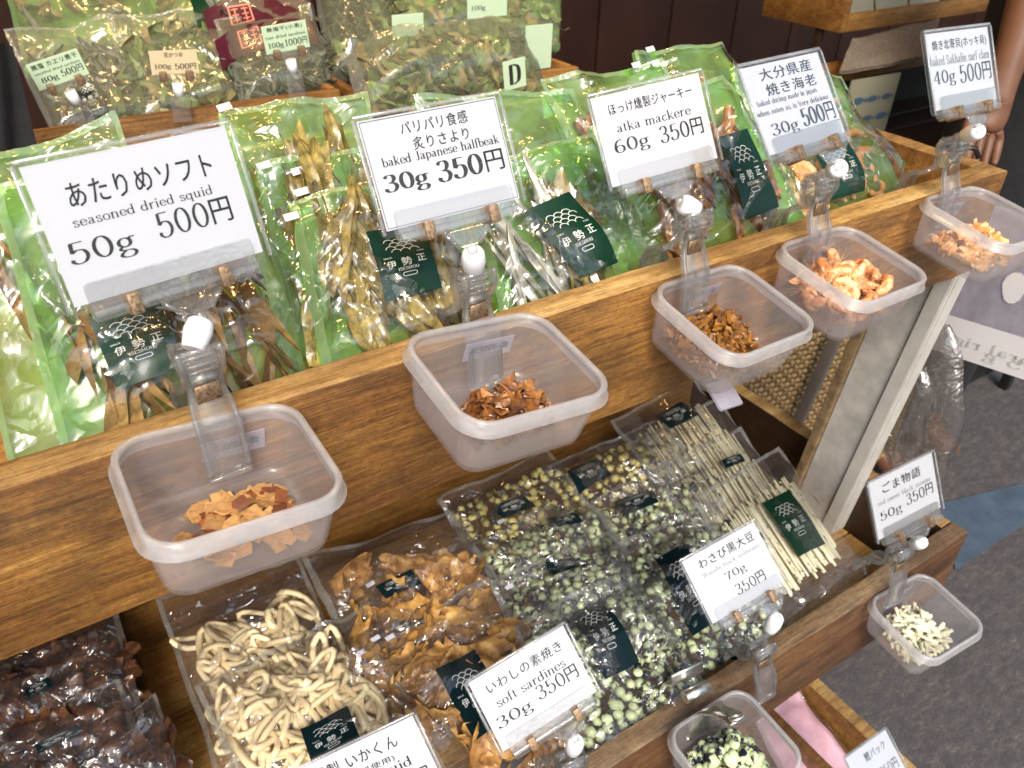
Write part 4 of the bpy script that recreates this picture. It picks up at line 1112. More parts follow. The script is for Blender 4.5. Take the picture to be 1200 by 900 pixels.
            if mode == 'rows':
                dirv = (bil(s, t + .1) - bil(s, t - .1)); rot += math.atan2(-dirv.x, dirv.y)
            R_ = Euler((rnd.uniform(-ti, ti), rnd.uniform(-ti, ti), rot)).to_matrix().to_4x4()
            piece(kind, nm, Matrix.Translation((b.x, b.y, z)) @ R_ @ Matrix.Scale(sc * rnd.uniform(.85, 1.12), 4), e)
    return M

UB = (0, .045, -.035)
def off(P, n, tilt):
    return Vector(P) + Vector((0, -math.sin(RAD(tilt)), math.cos(RAD(tilt)))) * n
# -- upper tray: back to front
strips = [('squid_strip', 'squid_strip', 44, 'lay', (.22, .88, .06, .72))]
packet('snack_bag', [(-70, 205), (135, 128), (235, 430), (15, 560)], off(UB, -.012, 50), 50, .016, 'rear bag of dried squid, its pale green top showing left of the large squid card', group='green backed squid bags', film_mat='puffy_film', back_mat='green_film', content=[('squid_strip', 'squid_strip', 12, 'lay', (.2, .8, .1, .6))], seed=1, header=.18, wr=.008)
packet('snack_bag', [(-10, 215), (275, 150), (362, 445), (75, 540)], off(UB, .010, 50), 50, .020, 'front bag of brown dried squid strips behind the large squid card', group='green backed squid bags', film_mat='puffy_film', back_mat='green_film', content=strips, brand=[(103, 372), (183, 350), (138, 459)], seed=2, header=.12, wr=.008)
hb = lambda n: [('halfbeak', 'halfbeak_fillet', n * 2, 'lay', (.2, .85, .12, .72))]
packet('snack_bag', [(255, 132), (428, 112), (480, 350), (318, 420)], off(UB, -.020, 48), 48, .014, 'rearmost halfbeak bag with a clear brownish top seam', group='green backed halfbeak bags', film_mat='puffy_film', back_mat='green_film', content=hb(7), seed=3, tabs=[(262, 130), (305, 207)], header=.18, wr=.008)
packet('snack_bag', [(298, 195), (450, 172), (500, 380), (345, 425)], off(UB, -.004, 48), 48, .014, 'middle halfbeak bag whose left edge shows behind the framed card', group='green backed halfbeak bags', film_mat='puffy_film', back_mat='green_film', content=hb(8), seed=4, tabs=[(348, 204), (351, 230)], wr=.008)
packet('snack_bag', [(338, 238), (520, 205), (578, 385), (378, 440)], off(UB, .014, 48), 48, .020, 'front halfbeak bag with dark green label under the framed card', group='green backed halfbeak bags', film_mat='puffy_film', back_mat='green_film', content=hb(9), brand=[(427, 274), (492, 262), (450, 355)], seed=5, tabs=[(340, 256)], wr=.008)
packet('snack_bag', [(480, 118), (668, 108), (752, 300), (560, 380)], off(UB, -.022, 48), 48, .014, 'rear green bag showing above and right of the framed card', group='green backed halfbeak bags', film_mat='puffy_film', back_mat='green_film', content=hb(6), seed=6, header=.2, wr=.008)
packet('snack_bag', [(545, 205), (690, 160), (782, 312), (585, 385)], off(UB, .004, 46), 46, .018, 'bag of silvery halfbeak with its dark green label fully in view', group='green backed halfbeak bags', film_mat='puffy_film', back_mat='green_film', content=[('silver_fish', 'halfbeak_fillet', 14, 'lay', (.1, .6, .15, .6)), ('halfbeak', 'halfbeak_fillet', 4, 'lay', (.15, .7, .1, .55))], brand=[(614, 246), (662, 229), (677, 328)], seed=7, wr=.008)
jk = lambda n: [('jerky_strip', 'jerky_strip', int(n * 2.2), 'lay', (.12, .88, .06, .66))]
packet('snack_bag', [(742, 60), (846, 48), (920, 205), (790, 240)], off(UB, -.030, 46), 46, .012, 'rearmost jerky bag with a curled top above the atka card', group='green backed jerky bags', film_mat='puffy_film', back_mat='green_film', content=jk(4), seed=8, header=.2, tabs=[(758, 62)], wr=.008)
packet('snack_bag', [(634, 92), (768, 76), (875, 250), (700, 300)], off(UB, -.014, 46), 46, .014, 'middle jerky bag whose corner pokes out left of the atka card', group='green backed jerky bags', film_mat='puffy_film', back_mat='green_film', content=jk(8), seed=9, tabs=[(742, 80), (765, 78)], wr=.008)
packet('snack_bag', [(690, 150), (842, 92), (948, 258), (760, 322)], off(UB, .006, 46), 46, .018, 'front jerky bag with dark green label between the atka and shrimp cards', group='green backed jerky bags', film_mat='puffy_film', back_mat='green_film', content=jk(18), brand=[(838, 162), (872, 153), (876, 256)], seed=10, wr=.008)
packet('snack_bag', [(848, 82), (985, 90), (1056, 224), (925, 268)], off(UB, -.004, 44), 44, .018, 'shrimp bag at the right end of the upper tray, silver corner folded', group='green backed shrimp bags', film_mat='puffy_film', back_mat='green_film', content=[('dried_shrimp', 'dried_shrimp', 34, 'heap', (.12, .8, .06, .7), .9)], brand=[(948, 172), (982, 166), (975, 234)], seed=11, wr=.008)

# -- middle tray
LB = (0, -.03, -.535)
def mid(n): return off(LB, n, 9)
pr = lambda n: [('prune_chunk', 'dried_chunk', int(n * 1.6), 'fill', (.08, .92, .06, .84))]
G1 = 'dark dried plum coloured bags'
packet('snack_bag', [(-70, 765), (138, 712), (172, 850), (-60, 935)], mid(.0), 9, .026, 'rearmost dark glossy bag at the left end of the middle tray', group=G1, film_mat='crinkled_film', content=pr(24), brand=[(28, 806), (58, 795), (34, 822)], brand_mat='navy_label', seed=20, wr=.0085)
packet('snack_bag', [(-60, 872), (142, 800), (190, 925), (-40, 1020)], mid(.014), 9, .026, 'second dark reddish bag from the back at the lower left', group=G1, film_mat='crinkled_film', content=pr(22), brand=[(44, 878), (92, 855), (50, 890)], brand_mat='navy_label', seed=21, wr=.0085)
packet('snack_bag', [(62, 895), (182, 812), (222, 930), (90, 1010)], mid(.026), 9, .020, 'small dark red bag with a raised clear corner at the lower left', group=G1, film_mat='crinkled_film', content=pr(14), seed=22, wr=.0085)
packet('snack_bag', [(-50, 900), (28, 866), (85, 960), (-20, 1040)], mid(.036), 9, .023, 'dark bag cut off by the bottom left corner', group=G1, film_mat='crinkled_film', content=pr(6), seed=23, wr=.0085)
rg = lambda n, r: [('squid_ring', 'squid_ring', int(n * 1.6), 'fill', r, 1.2)]
packet('snack_bag', [(182, 702), (350, 652), (432, 850), (262, 930)], mid(.0), 9, .028, 'rear bag of pale squid rings with golden reflections', group='squid ring bags', film_mat='crinkled_film', content=rg(34, (.12, .9, .1, .72)), seed=24, wr=.0085, header=.26)
packet('snack_bag', [(228, 808), (390, 732), (500, 900), (322, 1010)], mid(.020), 9, .032, 'front bag of squid rings behind the smoked squid card', group='squid ring bags', film_mat='clear_film', content=rg(44, (.08, .92, .1, .84)), brand=[(352, 856), (407, 829), (368, 905)], brand_mat='navy_label', seed=25, wr=.0085, header=.12)
sd = lambda n: [('sardine_piece', 'sardine_piece', int(n * 1.4), 'fill', (.12, .88, .08, .78), 1.1)]
packet('snack_bag', [(352, 655), (532, 598), (625, 745), (430, 812)], mid(.002), 9, .022, 'rear sardine bag glowing gold under the board', group='sardine bags', film_mat='crinkled_film', content=sd(16), brand=[(440, 690), (482, 672), (452, 705)], brand_mat='navy_label', seed=26, wr=.0085)
packet('snack_bag', [(362, 742), (450, 705), (560, 850), (468, 905)], mid(.014), 9, .023, 'narrow crinkled sardine bag edge with white seal tabs', group='sardine bags', film_mat='crinkled_film', content=sd(8), seed=27, tabs=[(440, 761), (457, 757), (423, 784)], wr=.0085)
packet('snack_bag', [(432, 762), (572, 676), (715, 880), (560, 985)], mid(.022), 9, .026, 'front sardine bag with navy label behind the soft sardines card', group='sardine bags', film_mat='clear_film', content=sd(18), brand=[(510, 789), (556, 762), (556, 872)], brand_mat='navy_label', seed=28, tabs=[(434, 686)], wr=.0085)
bn = lambda n, k='small_bean': [(k, 'bean', int(n * 1.45), 'fill', (.04, .96, .03, .88), 1.2)]
G2 = 'wasabi bean bags'
packet('snack_bag', [(510, 592), (640, 530), (725, 640), (590, 700)], mid(.0), 9, .023, 'rearmost wasabi bean bag, gold lit corner under the second box', group=G2, film_mat='crinkled_film', content=bn(110, 'goldlit_bean'), brand=[(575, 598), (612, 582), (590, 612)], brand_mat='navy_label', seed=30, wr=.0085)
packet('snack_bag', [(640, 545), (770, 490), (850, 600), (725, 650)], mid(.0), 9, .023, 'rearmost bean bag of the right pile, dark label under the board', group=G2, film_mat='crinkled_film', content=bn(110, 'goldlit_bean'), brand=[(665, 548), (700, 535), (680, 575)], brand_mat='navy_label', seed=31, wr=.0085)
packet('snack_bag', [(548, 640), (680, 578), (765, 700), (625, 765)], mid(.013), 9, .023, 'second bean bag from the back in the left pile', group=G2, film_mat='crinkled_film', content=bn(110), brand=[(640, 610), (672, 596), (652, 626)], brand_mat='navy_label', seed=32, wr=.0085, tabs=[(587, 613)])
packet('snack_bag', [(690, 590), (815, 538), (885, 660), (765, 715)], mid(.013), 9, .023, 'second bean bag from the back in the right pile', group=G2, film_mat='crinkled_film', content=bn(110), brand=[(722, 580), (762, 566), (730, 606)], brand_mat='navy_label', seed=33, wr=.0085)
packet('snack_bag', [(572, 690), (712, 622), (800, 760), (650, 830)], mid(.026), 9, .023, 'third bean bag from the back in the left pile, small torn label', group=G2, film_mat='crinkled_film', content=bn(110), brand=[(640, 654), (682, 642), (648, 675)], brand_mat='navy_label', seed=34, wr=.0085, tabs=[(596, 692)])
packet('snack_bag', [(715, 640), (845, 585), (925, 745), (790, 812)], mid(.028), 9, .020, 'front bean bag of the right pile under the wasabi card', group=G2, film_mat='crinkled_film', content=bn(130), brand=[(768, 655), (800, 640), (812, 745)], brand_mat='navy_label', seed=35, wr=.0085)
packet('snack_bag', [(600, 735), (735, 665), (835, 830), (685, 900)], mid(.040), 9, .020, 'front bean bag of the left pile with its navy label in full view', group=G2, film_mat='crinkled_film', content=bn(130), brand=[(662, 716), (702, 694), (708, 800)], brand_mat='navy_label', seed=36, wr=.0085)
st = lambda n: [('sesame_stick', 'sesame_stick', n, 'rows', (.12, .88, .06, .86), 1.15), ('sesame_stick', 'sesame_stick', n, 'rows', (.15, .86, .03, .90), 1.15)]
G3 = 'sesame stick bags'
packet('snack_bag', [(715, 492), (812, 442), (905, 570), (800, 625)], mid(.0), 9, .014, 'rearmost sesame stick bag just under the board edge', group=G3, content=st(20), brand=[(765, 485), (798, 468), (785, 505)], brand_mat='navy_label', seed=40)
packet('snack_bag', [(735, 520), (842, 468), (940, 610), (830, 668)], mid(.010), 9, .014, 'second sesame stick bag from the back, greenish ends', group=G3, content=st(20), seed=41, tabs=[(762, 520)])
packet('snack_bag', [(762, 552), (868, 500), (970, 655), (862, 715)], mid(.020), 9, .014, 'third sesame stick bag with only its top edge and a dark label corner showing', group=G3, content=st(20), brand=[(845, 540), (868, 530), (850, 552)], brand_mat='navy_label', seed=42)
packet('snack_bag', [(808, 590), (912, 524), (1016, 672), (912, 750)], mid(.032), 9, .016, 'front sesame stick bag with dark green label right of the wasabi card', group=G3, content=st(22), brand=[(892, 591), (924, 575), (934, 656)], seed=43)

# pink packet in the lowest tray
packet('paper_packet', [(880, 835), (935, 812), (1010, 905), (940, 960)], (0, -.1, -1.0), 8, .018, 'pink and white printed packet in the lowest tray', cat='packet', film_mat='clear_film', back_mat='pink_print', seed=50, brand=None)

# ------------------------------------------------------------------ background trays and bags
O3 = Vector((-.66, .69, -.12))
t1 = empty('display_tray', O3, 'background wooden tray at the left holding kelp bags', 'tray')
board('front_board', rel((-1.45, .675, -.10), O3), rel((-.515, .690, .0), O3), t1, ('crate_wood', 'crate_wood'), 10, seed=31)
board('side_board', rel((-.527, .6905, -.10), O3), rel((-.5155, .98, .0), O3), t1, ('crate_wood', 'crate_wood'), 6, seed=32)
board('bottom_board', rel((-1.45, .6905, -.10), O3), rel((-.5275, .98, -.09), O3), t1, ('dark_wood', 'dark_wood'), 6, seed=33)
O4 = Vector((-.3, .63, -.12))
t2 = empty('display_tray', O4, 'background wooden tray at the right end of the second table', 'tray')
board('front_board', rel((-.505, .615, -.10), O4), rel((-.14, .629, .0), O4), t2, ('crate_wood', 'crate_wood'), 6, seed=34)
board('side_board', rel((-.152, .6295, -.10), O4), rel((-.1405, .92, .0), O4), t2, ('crate_wood', 'crate_wood'), 6, seed=35)
board('side_board', rel((-.505, .6295, -.10), O4), rel((-.493, .92, .0), O4), t2, ('crate_wood', 'crate_wood'), 6, seed=36)
board('bottom_board', rel((-.4925, .6295, -.10), O4), rel((-.1525, .92, -.09), O4), t2, ('dark_wood', 'dark_wood'), 6, seed=37)
tb = empty('back_table', (-.7, .8, GZ + .03), 'dark table carrying the background trays', 'table')
link('table_top', box_mesh('tt', (-1.0, -.25, 1.07), (.60, .35, 1.095), .002), 'dark_wood', tb)
for sx in (-.98, .56):
    for sy in (-.23, .31): link('leg', box_mesh('lg', (sx, sy, 0), (sx + .04, sy + .04, 1.07)), 'dark_wood', tb)
# black cloth hanging at the far left
a_, b_, cq, dq = at(-30, 40, 1, .60), at(15, 55, 1, .60), at(50, 200, 1, .60), at(-10, 200, 1, .60)
bm = bmesh.new(); g = []
for j in range(11):
    for i in range(9):
        s, t = i / 8, j / 10
        p = (a_ * (1 - s) + b_ * s) * (1 - t) + (dq * (1 - s) + cq * s) * t
        g.append(bm.verts.new(p + Vector((0, .008 * math.sin(s * 9 + t * 3), 0))))
for j in range(10):
    for i in range(8): bm.faces.new((g[j * 9 + i], g[j * 9 + i + 1], g[j * 9 + i + 10], g[j * 9 + i + 9]))
me = bm_mesh('cl', bm)
tag(link('cloth_strap', me, 'dark_cloth', smooth=True), 'black cloth hanging beside the background bags at the far left', 'cloth')

BG = (0, .74, -.04)
def bg(n): return off(BG, n, 38)
mixl = lambda g_, t_, k_, f_, reg=(.06, .94, .04, .84): [(kk, nn, int(c * 1.6), 'heap', reg) for kk, nn, c in (('green_leaf', 'green_leaf', g_), ('tan_leaf', 'tan_leaf', t_), ('kelp_strand', 'kelp_strand', k_), ('grey_fish', 'small_fish', f_)) if c]
G4 = 'dried goods bags on the table behind'
packet('dried_goods_bag', [(0, -40), (150, -60), (200, 60), (30, 90)], bg(-.06), 38, .03, 'pale green topped bag at the top left corner', 'bag', G4, back_mat='green_film', content=mixl(8, 6, 0, 6), seed=60, header=.3, film_mat='hazy_film')
packet('dried_goods_bag', [(140, -50), (300, -60), (330, 60), (190, 85)], bg(-.06), 38, .03, 'green bag behind, left of the maroon headed packets', 'bag', G4, back_mat='green_film', content=mixl(8, 10, 0, 0), seed=61, header=.3, film_mat='hazy_film')
packet('dried_goods_bag', [(5, 38), (130, 22), (190, 150), (70, 178)], bg(.0), 38, .03, 'bag of small grey dried fish with the 80g price card', 'bag', G4, content=mixl(10, 0, 0, 44, (.1, .95, .05, .75)), brand=[(85, 100), (112, 92), (100, 140)], brand_mat='navy_label', seed=62, header=.25, film_mat='hazy_film')
packet('dried_goods_bag', [(125, 22), (268, 10), (310, 120), (165, 150)], bg(.002), 38, .03, 'bag of mixed green and brown leaves with the orange tinted card', 'bag', G4, back_mat='clear_film', content=mixl(34, 22, 12, 10), seed=63, header=.25, film_mat='hazy_film')
packet('dried_goods_bag', [(250, 24), (362, 8), (395, 105), (285, 132)], bg(.034), 38, .03, 'maroon headed packet of thin grey fish in front', 'bag', G4, content=mixl(0, 0, 22, 46, (.06, .94, .04, .62)), brand=[(252, 32), (366, 18), (262, 66)], brand_mat='maroon_label', seed=64, film_mat='hazy_film')
packet('dried_goods_bag', [(238, -10), (350, -30), (380, 60), (270, 80)], bg(.018), 38, .018, 'maroon headed packet in the middle of three', 'bag', G4, content=mixl(0, 0, 10, 6), brand=[(238, 4), (362, -14), (248, 42)], brand_mat='maroon_label', seed=65, film_mat='hazy_film')
packet('dried_goods_bag', [(222, -40), (330, -60), (360, 30), (250, 50)], bg(.004), 38, .014, 'dark green headed packet furthest behind the maroon ones', 'bag', G4, content=mixl(0, 0, 8, 4), brand=[(220, -18), (340, -34), (232, 26)], brand_mat='green_label', seed=66, film_mat='hazy_film')
packet('dried_goods_bag', [(362, -60), (450, -70), (470, 80), (385, 100)], bg(.002), 38, .03, 'tall bag of dark kelp right of the maroon packets', 'bag', G4, content=mixl(6, 6, 50, 6), seed=67, film_mat='hazy_film')
packet('dried_goods_bag', [(430, -70), (560, -80), (590, 40), (450, 60)], bg(-.04), 38, .03, 'bag of green leaves at the top middle', 'bag', G4, back_mat='green_film', content=mixl(30, 10, 8, 0), seed=68, film_mat='hazy_film')
packet('dried_goods_bag', [(555, -70), (660, -80), (655, 60), (575, 75)], bg(-.03), 38, .03, 'bag of green leaves beside the dark wall', 'bag', G4, back_mat='green_film', content=mixl(30, 8, 4, 0), seed=69, film_mat='hazy_film')
packet('dried_goods_bag', [(400, 60), (600, 38), (640, 120), (425, 150)], (0, .64, .03), 30, .065, 'large puffy bag of mixed kelp and leaves with the letter D card', 'bag', G4, content=mixl(40, 34, 22, 12), seed=70, header=.1, wr=.007, film_mat='hazy_film')
packet('dried_goods_bag', [(560, 120), (650, 105), (700, 200), (600, 230)], (0, .50, -.06), 40, .025, 'green bag behind the atka card with a small pale card', 'bag', G4, back_mat='green_film', content=mixl(10, 20, 0, 0), seed=71, film_mat='hazy_film')

def bgcard(key, quad, y, items, lab, paper='green_paper', holder=True):
    P = [at(px, py, 1, y) for px, py in quad]      # TL TR BL
    Wd = (P[1] - P[0]).length; Hd = (P[2] - P[0]).length
    u = (P[1] - P[0]).normalized(); v = (P[0] - P[2]).normalized(); nn = u.cross(v).normalized(); v = nn.cross(u)
    cc = (P[1] + P[2]) / 2
    M = Matrix(((u.x, -nn.x, v.x, cc.x), (u.y, -nn.y, v.y, cc.y), (u.z, -nn.z, v.z, cc.z), (0, 0, 0, 1)))
    c = empty('price_card', M, lab, 'price card', 'green tinted cards on the background bags')
    pp = link('paper', box_mesh('pp', (-Wd / 2, -.0003, -Hd / 2), (Wd / 2, .0003, Hd / 2)), paper, c)
    V, F = layout(items, Wd, Hd)
    if V: link('lettering', mesh('lt', [(x, -.0007, z) for x, z in V], F), 'ink', pp)
    link('sleeve', extrude_poly('sl', rrect(Wd * 1.06, Hd * 1.08, .003, 2), -.0018, -.0012), 'sleeve_plastic', c)
    if holder:
        h = empty('card_clip', M @ Matrix.Translation((0, 0, -Hd / 2)), 'clear clip under the ' + lab, 'clip', 'clear clips on the background bags')
        link('holder_bar', box_mesh('hb', (-Wd * .45, -.005, -.006), (Wd * .45, .003, .001), .001), 'clear_plastic', h)
        for s in (-1, 1): link('clamp', box_mesh('cl', (s * Wd * .28 - .004, -.007, -.008), (s * Wd * .28 + .004, .004, .004), .001), 'rusty_metal', h)
        link('swivel_joint', cyl_mesh('sj', (0, 0, -.010), (.001, .0, -.026), .0065, 10), 'white_plastic', h)
        link('front_jaw', box_mesh('fj', (-.011, -.003, -.058), (.011, .001, -.026), .001), 'clear_plastic', h)
bgcard('k1', [(28, 77), (88, 57), (48, 106)], .66, [('無塩 カエリ煮干', .06, .95, .18, .2), ('Unsalted dried sardines', .06, .95, .42, .1) if False else ('unsalted dried sardines', .06, .95, .42, .1), ('80g', .12, .45, .72, .25, .1), ('500円', .52, .95, .66, .25, .1)], 'pale green card reading 80g 500円 at the upper left')
bgcard('k2', [(172, 60), (228, 58), (180, 88)], .66, [('花かつお', .3, .7, .18, .2), ('100g', .08, .42, .68, .25, .1), ('500円', .5, .95, .68, .25, .1)], 'orange tinted card reading 100g 500円', 'orange_paper')
bgcard('k3', [(304, 32), (356, 23), (314, 64)], .60, [('無塩干(小魚)', .1, .9, .16, .18), ('raw dried sardines', .05, .95, .42, .12), ('100g', .08, .42, .74, .25, .1), ('1000円', .46, .96, .70, .25, .1)], 'pale green card reading 100g 1000円 on the maroon packet')
bgcard('k4', [(457, 18), (494, 15), (462, 44)], .72, [], 'faint pale green card above the puffy bag', holder=False)
bgcard('k5', [(545, -6), (592, -10), (550, 22)], .72, [('100g', .1, .45, .6, .25)], 'pale green card at the top edge, half cut off', holder=False)
bgcard('k6', [(586, 74), (612, 67), (594, 106)], .49, [('D', .25, .78, .5, .72, .16)], 'pale green card with a large black letter D', holder=False)
bgcard('k7', [(608, 33), (640, 30), (622, 80)], .66, [], 'blank pale green card at the right of the background bags', holder=False)
bgcard('k8', [(632, 112), (655, 104), (640, 138)], .42, [], 'small pale card between the framed card and the atka card', holder=False)
# small sample box in the background
bq = at(240, 150, 1, .64)
e = empty('sample_box', frame(bq, 0, 12, 5) @ Matrix.Scale(.85, 4), 'small clear box of yellow shreds in front of the background tray', 'box')
link('tub', tub_mesh, 'frosted_plastic', e); link('rim', rim_mesh, 'frosted_rim', e)
rnd = random.Random(4)
for k in range(16):
    o = piece('tan_leaf', 'dried_shred', None)
    o.matrix_world = frame(bq, 0, 12, 5) @ Matrix.Translation((rnd.uniform(-.03, .03), rnd.uniform(-.07, -.02), -.036 + .008 * rnd.random())) @ Euler((rnd.random() - .5, rnd.random() - .5, rnd.random() * 6)).to_matrix().to_4x4() @ Matrix.Scale(.6, 4)
    tag(o, 'yellow brown shred in the small background box', 'dried shred', 'shreds in the background box')

# ------------------------------------------------------------------ right side: shelf, papers, sign, rack, chain
s0 = at(990, 22, 1, .95)
e = empty('wall_shelf', s0, 'wooden shelf with a row of pale cards at the top right', 'shelf')
link('shelf_board', box_mesh('sb', (0, 0, -.03), (.62, .25, 0), .002), 'crate_wood', e)
link('front_lip', box_mesh('fl', (0, -.012, -.03), (.62, -.0005, .012), .002), 'crate_wood', e)
link('side_bracket', box_mesh('sk', (-.022, -.012, -.03), (-.0005, .25, .09), .002), 'crate_wood', e)
link('side_bracket', box_mesh('sk', (-.016, .05, -.40), (-.002, .07, -.031), .002), 'dark_wood', e)
for k in range(4):
    o = link('shelf_card', box_mesh('sc', (0, 0, 0), (.135, .003, .07)), 'sign_cream' if k < 3 else 'green_label', None, Matrix.Translation(s0 + Vector((.02 + k * .145, .03, .001))) @ Matrix.Rotation(RAD(-20), 4, 'X'))
    tag(o, ['cream', 'cream', 'cream', 'dark green'][k] + ' card on the wall shelf, ' + ['first from the left', 'second from the left', 'third from the left', 'at its right end'][k], 'card')
# folded newspaper leaning on a ledge
q = [at(1000, 40, 1, .92), at(1100, 25, 1, .92), at(1090, 70, 1, .80), at(985, 78, 1, .80)]
bm = bmesh.new(); g = []
for j in range(9):
    for i in range(13):
        s, t = i / 12, j / 8
        p = (q[0] * (1 - s) + q[1] * s) * (1 - t) + (q[3] * (1 - s) + q[2] * s) * t
        g.append(p + Vector((0, 0, .012 * noise.noise(Vector((s * 3, t * 3, 2))) - .01 * math.cos(s * 3))))
fs = [(j * 13 + i, j * 13 + i + 1, j * 13 + i + 14, j * 13 + i + 13) for j in range(8) for i in range(12)]
n_ = len(g); g += [p - Vector((0, 0, .006)) for p in g]
fs += [tuple(n_ + k for k in f[::-1]) for f in fs]
tag(link('newspaper', mesh('np', g, fs), 'newsprint', smooth=True), 'crumpled grey newspaper below the wall shelf', 'newspaper')
lg = at(985, 96, 1, .84)
tag(link('wall_ledge', box_mesh('ld', (0, 0, 0), (.8, .10, .018), .002), 'crate_wood', None, Matrix.Translation(lg)), 'thin brown wooden ledge under the newspaper', 'ledge')
a_, b_, cq = at(990, 98, 1, .80), at(1047, 90, 1, .80), at(985, 150, 1, .80)
u = (b_ - a_).normalized(); v = Vector((0, .0, 1)); Wd = (b_ - a_).length; Hd = (a_ - cq).length
M = Matrix(((u.x, 0, 0, cq.x), (u.y, 1, 0, cq.y), (u.z, 0, 1, cq.z - .08), (0, 0, 0, 1)))
e = empty('picture_board', M, 'cream board with small blue fish drawings behind the shrimp card', 'sign')
link('panel', box_mesh('pn', (0, 0, 0), (Wd, .006, Hd + .08), .001), 'sign_cream', e)
for k in range(9):
    rnd2 = random.Random(k)
    cx, cz, r = Wd * (.2 + .3 * (k % 3)), (Hd + .06) * (.25 + .28 * (k // 3)), .012 + .006 * rnd2.random()
    V = [(cx + r * 1.5 * math.cos(i * .7854), cz + r * .6 * math.sin(i * .7854)) for i in range(8)] + [(cx + r * 1.4, cz), (cx + r * 2.1, cz + r * .5), (cx + r * 2.1, cz - r * .5)]
    link('fish_print', mesh('fp', [(x, -.001, z) for x, z in V], [tuple(range(8)), (8, 9, 10)]), 'blue_ink', e)

# dark storage rack at the right
rk = empty('storage_rack', (.95, .75, GZ), 'dark rack with brown shelves in the shade at the right', 'rack')
for z in (.18, .42, .66, .9):
    for k in range(5):
        link('shelf_slat', box_mesh('sl', (-.55, -.20 + k * .085, z), (.75, -.125 + k * .085, z + .018), .002), 'dark_wood', rk)
for x in (-.58, .76):
    for y in (-.22, .22): link('upright', box_mesh('up', (x, y, 0), (x + .03, y + .03, 1.05), .002), 'black_interior', rk)
link('rear_panel', box_mesh('rp', (-.58, .26, 0), (.79, .27, 1.05)), 'black_interior', rk)

# translucent sign hung on the far side, seen from behind: its writing reads mirrored
sx = .10
TLs = Vector((sx, .085, -.085)); 
e = empty('hanging_sign', (sx, -.05, -.31), 'pale translucent photo sign seen from behind with mirrored lettering', 'sign')
ang = math.atan2((-.285) - (-.300), -.067 - .046)
def sgn(y, z): return Vector((0, y + .05, z + .31))
band = [sgn(.060, -.302), sgn(-.35, -.235), sgn(-.35, -.183), sgn(.070, -.245)]
pic = [sgn(.0702, -.2448), sgn(-.35, -.1828), sgn(-.35, -.02), sgn(.075, -.085)]
def slab(name, q, mat, t=.002):
    vs = [p for p in q] + [p + Vector((t, 0, 0)) for p in q]
    return link(name, mesh(name, vs, [(0, 1, 2, 3), (7, 6, 5, 4), (0, 4, 5, 1), (1, 5, 6, 2), (2, 6, 7, 3), (3, 7, 4, 0)]), mat, e)
bnd = slab('text_band', band, 'cup_white')
pcs = slab('photo_area', pic, 'sheet_plastic')
# colour patches of the photo print
for k, (y, z, r, mt) in enumerate([(-.12, -.17, .03, 'picture_pink')]):
    V = [sgn(y + r * (1 + .3 * math.sin(i * 2.3 + k)) * math.cos(i * .628), z + r * .6 * (1 + .3 * math.cos(i * 1.7 + k)) * math.sin(i * .628)) - Vector((.0012, 0, 0)) for i in range(10)]
    link('photo_patch', mesh('pp', V, [tuple(range(10))]), mt, pcs)
V = [sgn(-.014 + .016 * math.cos(a) * (.85 if math.sin(a) < 0 else 1), -.170 + .022 * math.sin(a)) - Vector((.0016, 0, 0)) for a in [i * .524 for i in range(12)]]
link('cup_print', mesh('cp', V, [tuple(range(12))]), 'cup_white', pcs)
def side_text(t, y0, y1, z0, slope, h, mirror=True):
    vv, ff = text2d(t, 0, 0, abs(y1 - y0), h, thick=.07)
    out = []
    for x, z in vv:
        y = (y0 + y1) / 2 + x           # seen from -X, +Y is at the left: text runs mirrored
        out.append(sgn(y, z0 + z + slope * (y - y0)) - Vector((.0012, 0, 0)))
    link('lettering', mesh('st', out, ff), 'pale_ink', bnd)
sl_ = (-.302 + .235) / (.060 + .35)
side_text('natural rige', -.115, .050, -.247 , sl_, .018)
side_text('15 g', -.075, -.010, -.2635, sl_, .018)

# chain, hooks and rolled plastic bags hanging beside the post
c0 = at(1103, 322, 0, .012)
e = empty('hook_chain', c0, 'steel chain with open hooks hanging from the corner of the upper tray', 'chain')
for k in range(5):
    pts = []
    for a in range(12):
        t = a * math.pi / 6
        x, y, z = (.0055 * math.cos(t), 0, .010 * math.sin(t)) if k % 2 else (0, .0055 * math.cos(t), .010 * math.sin(t))
        pts.append((x, y - .002 * k, z - .016 * k - .005))
    link('link', tube_mesh('lk', pts, .0017, 6, True), 'metal', e)
for k, (dx, dy, dz) in enumerate([(0, -.010, -.085), (-.012, .018, -.115), (.0, .030, -.10)]):
    pts = [(dx + .0, dy + .009 * math.cos(a) + (.0 if a > 0 else 0), dz + .012 * math.sin(a) - .004 * a) for a in [i * .42 for i in range(12)]]
    link('hook', tube_mesh('hk', pts, .0019, 6), 'metal', e)
def hang_bag(px0, px1, x, label, seed):
    A, B = at(*px0, 0, x), at(*px1, 0, x)
    c = empty('hanging_plastic_bag', A, label, 'plastic bag', 'clear plastic bags hanging by the post')
    n, m = 18, 16; V = []
    Lg = (B - A)
    for j in range(n + 1):
        t = j / n; w = .010 + .026 * math.sin(math.pi * min(1, t * 1.05) ** .7) ** .7
        for i in range(m):
            a = 2 * math.pi * i / m
            r = w * (1 + .35 * noise.noise(Vector((math.cos(a) * 1.8, math.sin(a) * 1.8, t * 4 + seed))))
            V.append(Lg * t + Vector((.45 * r * math.cos(a), r * math.sin(a), .004 * noise.noise(Vector((a, t * 9, seed))))))
    F = [(j * m + i, j * m + (i + 1) % m, (j + 1) * m + (i + 1) % m, (j + 1) * m + i) for j in range(n) for i in range(m)]
    link('film', mesh('hb', V, F), 'hang_film', c, smooth=True)
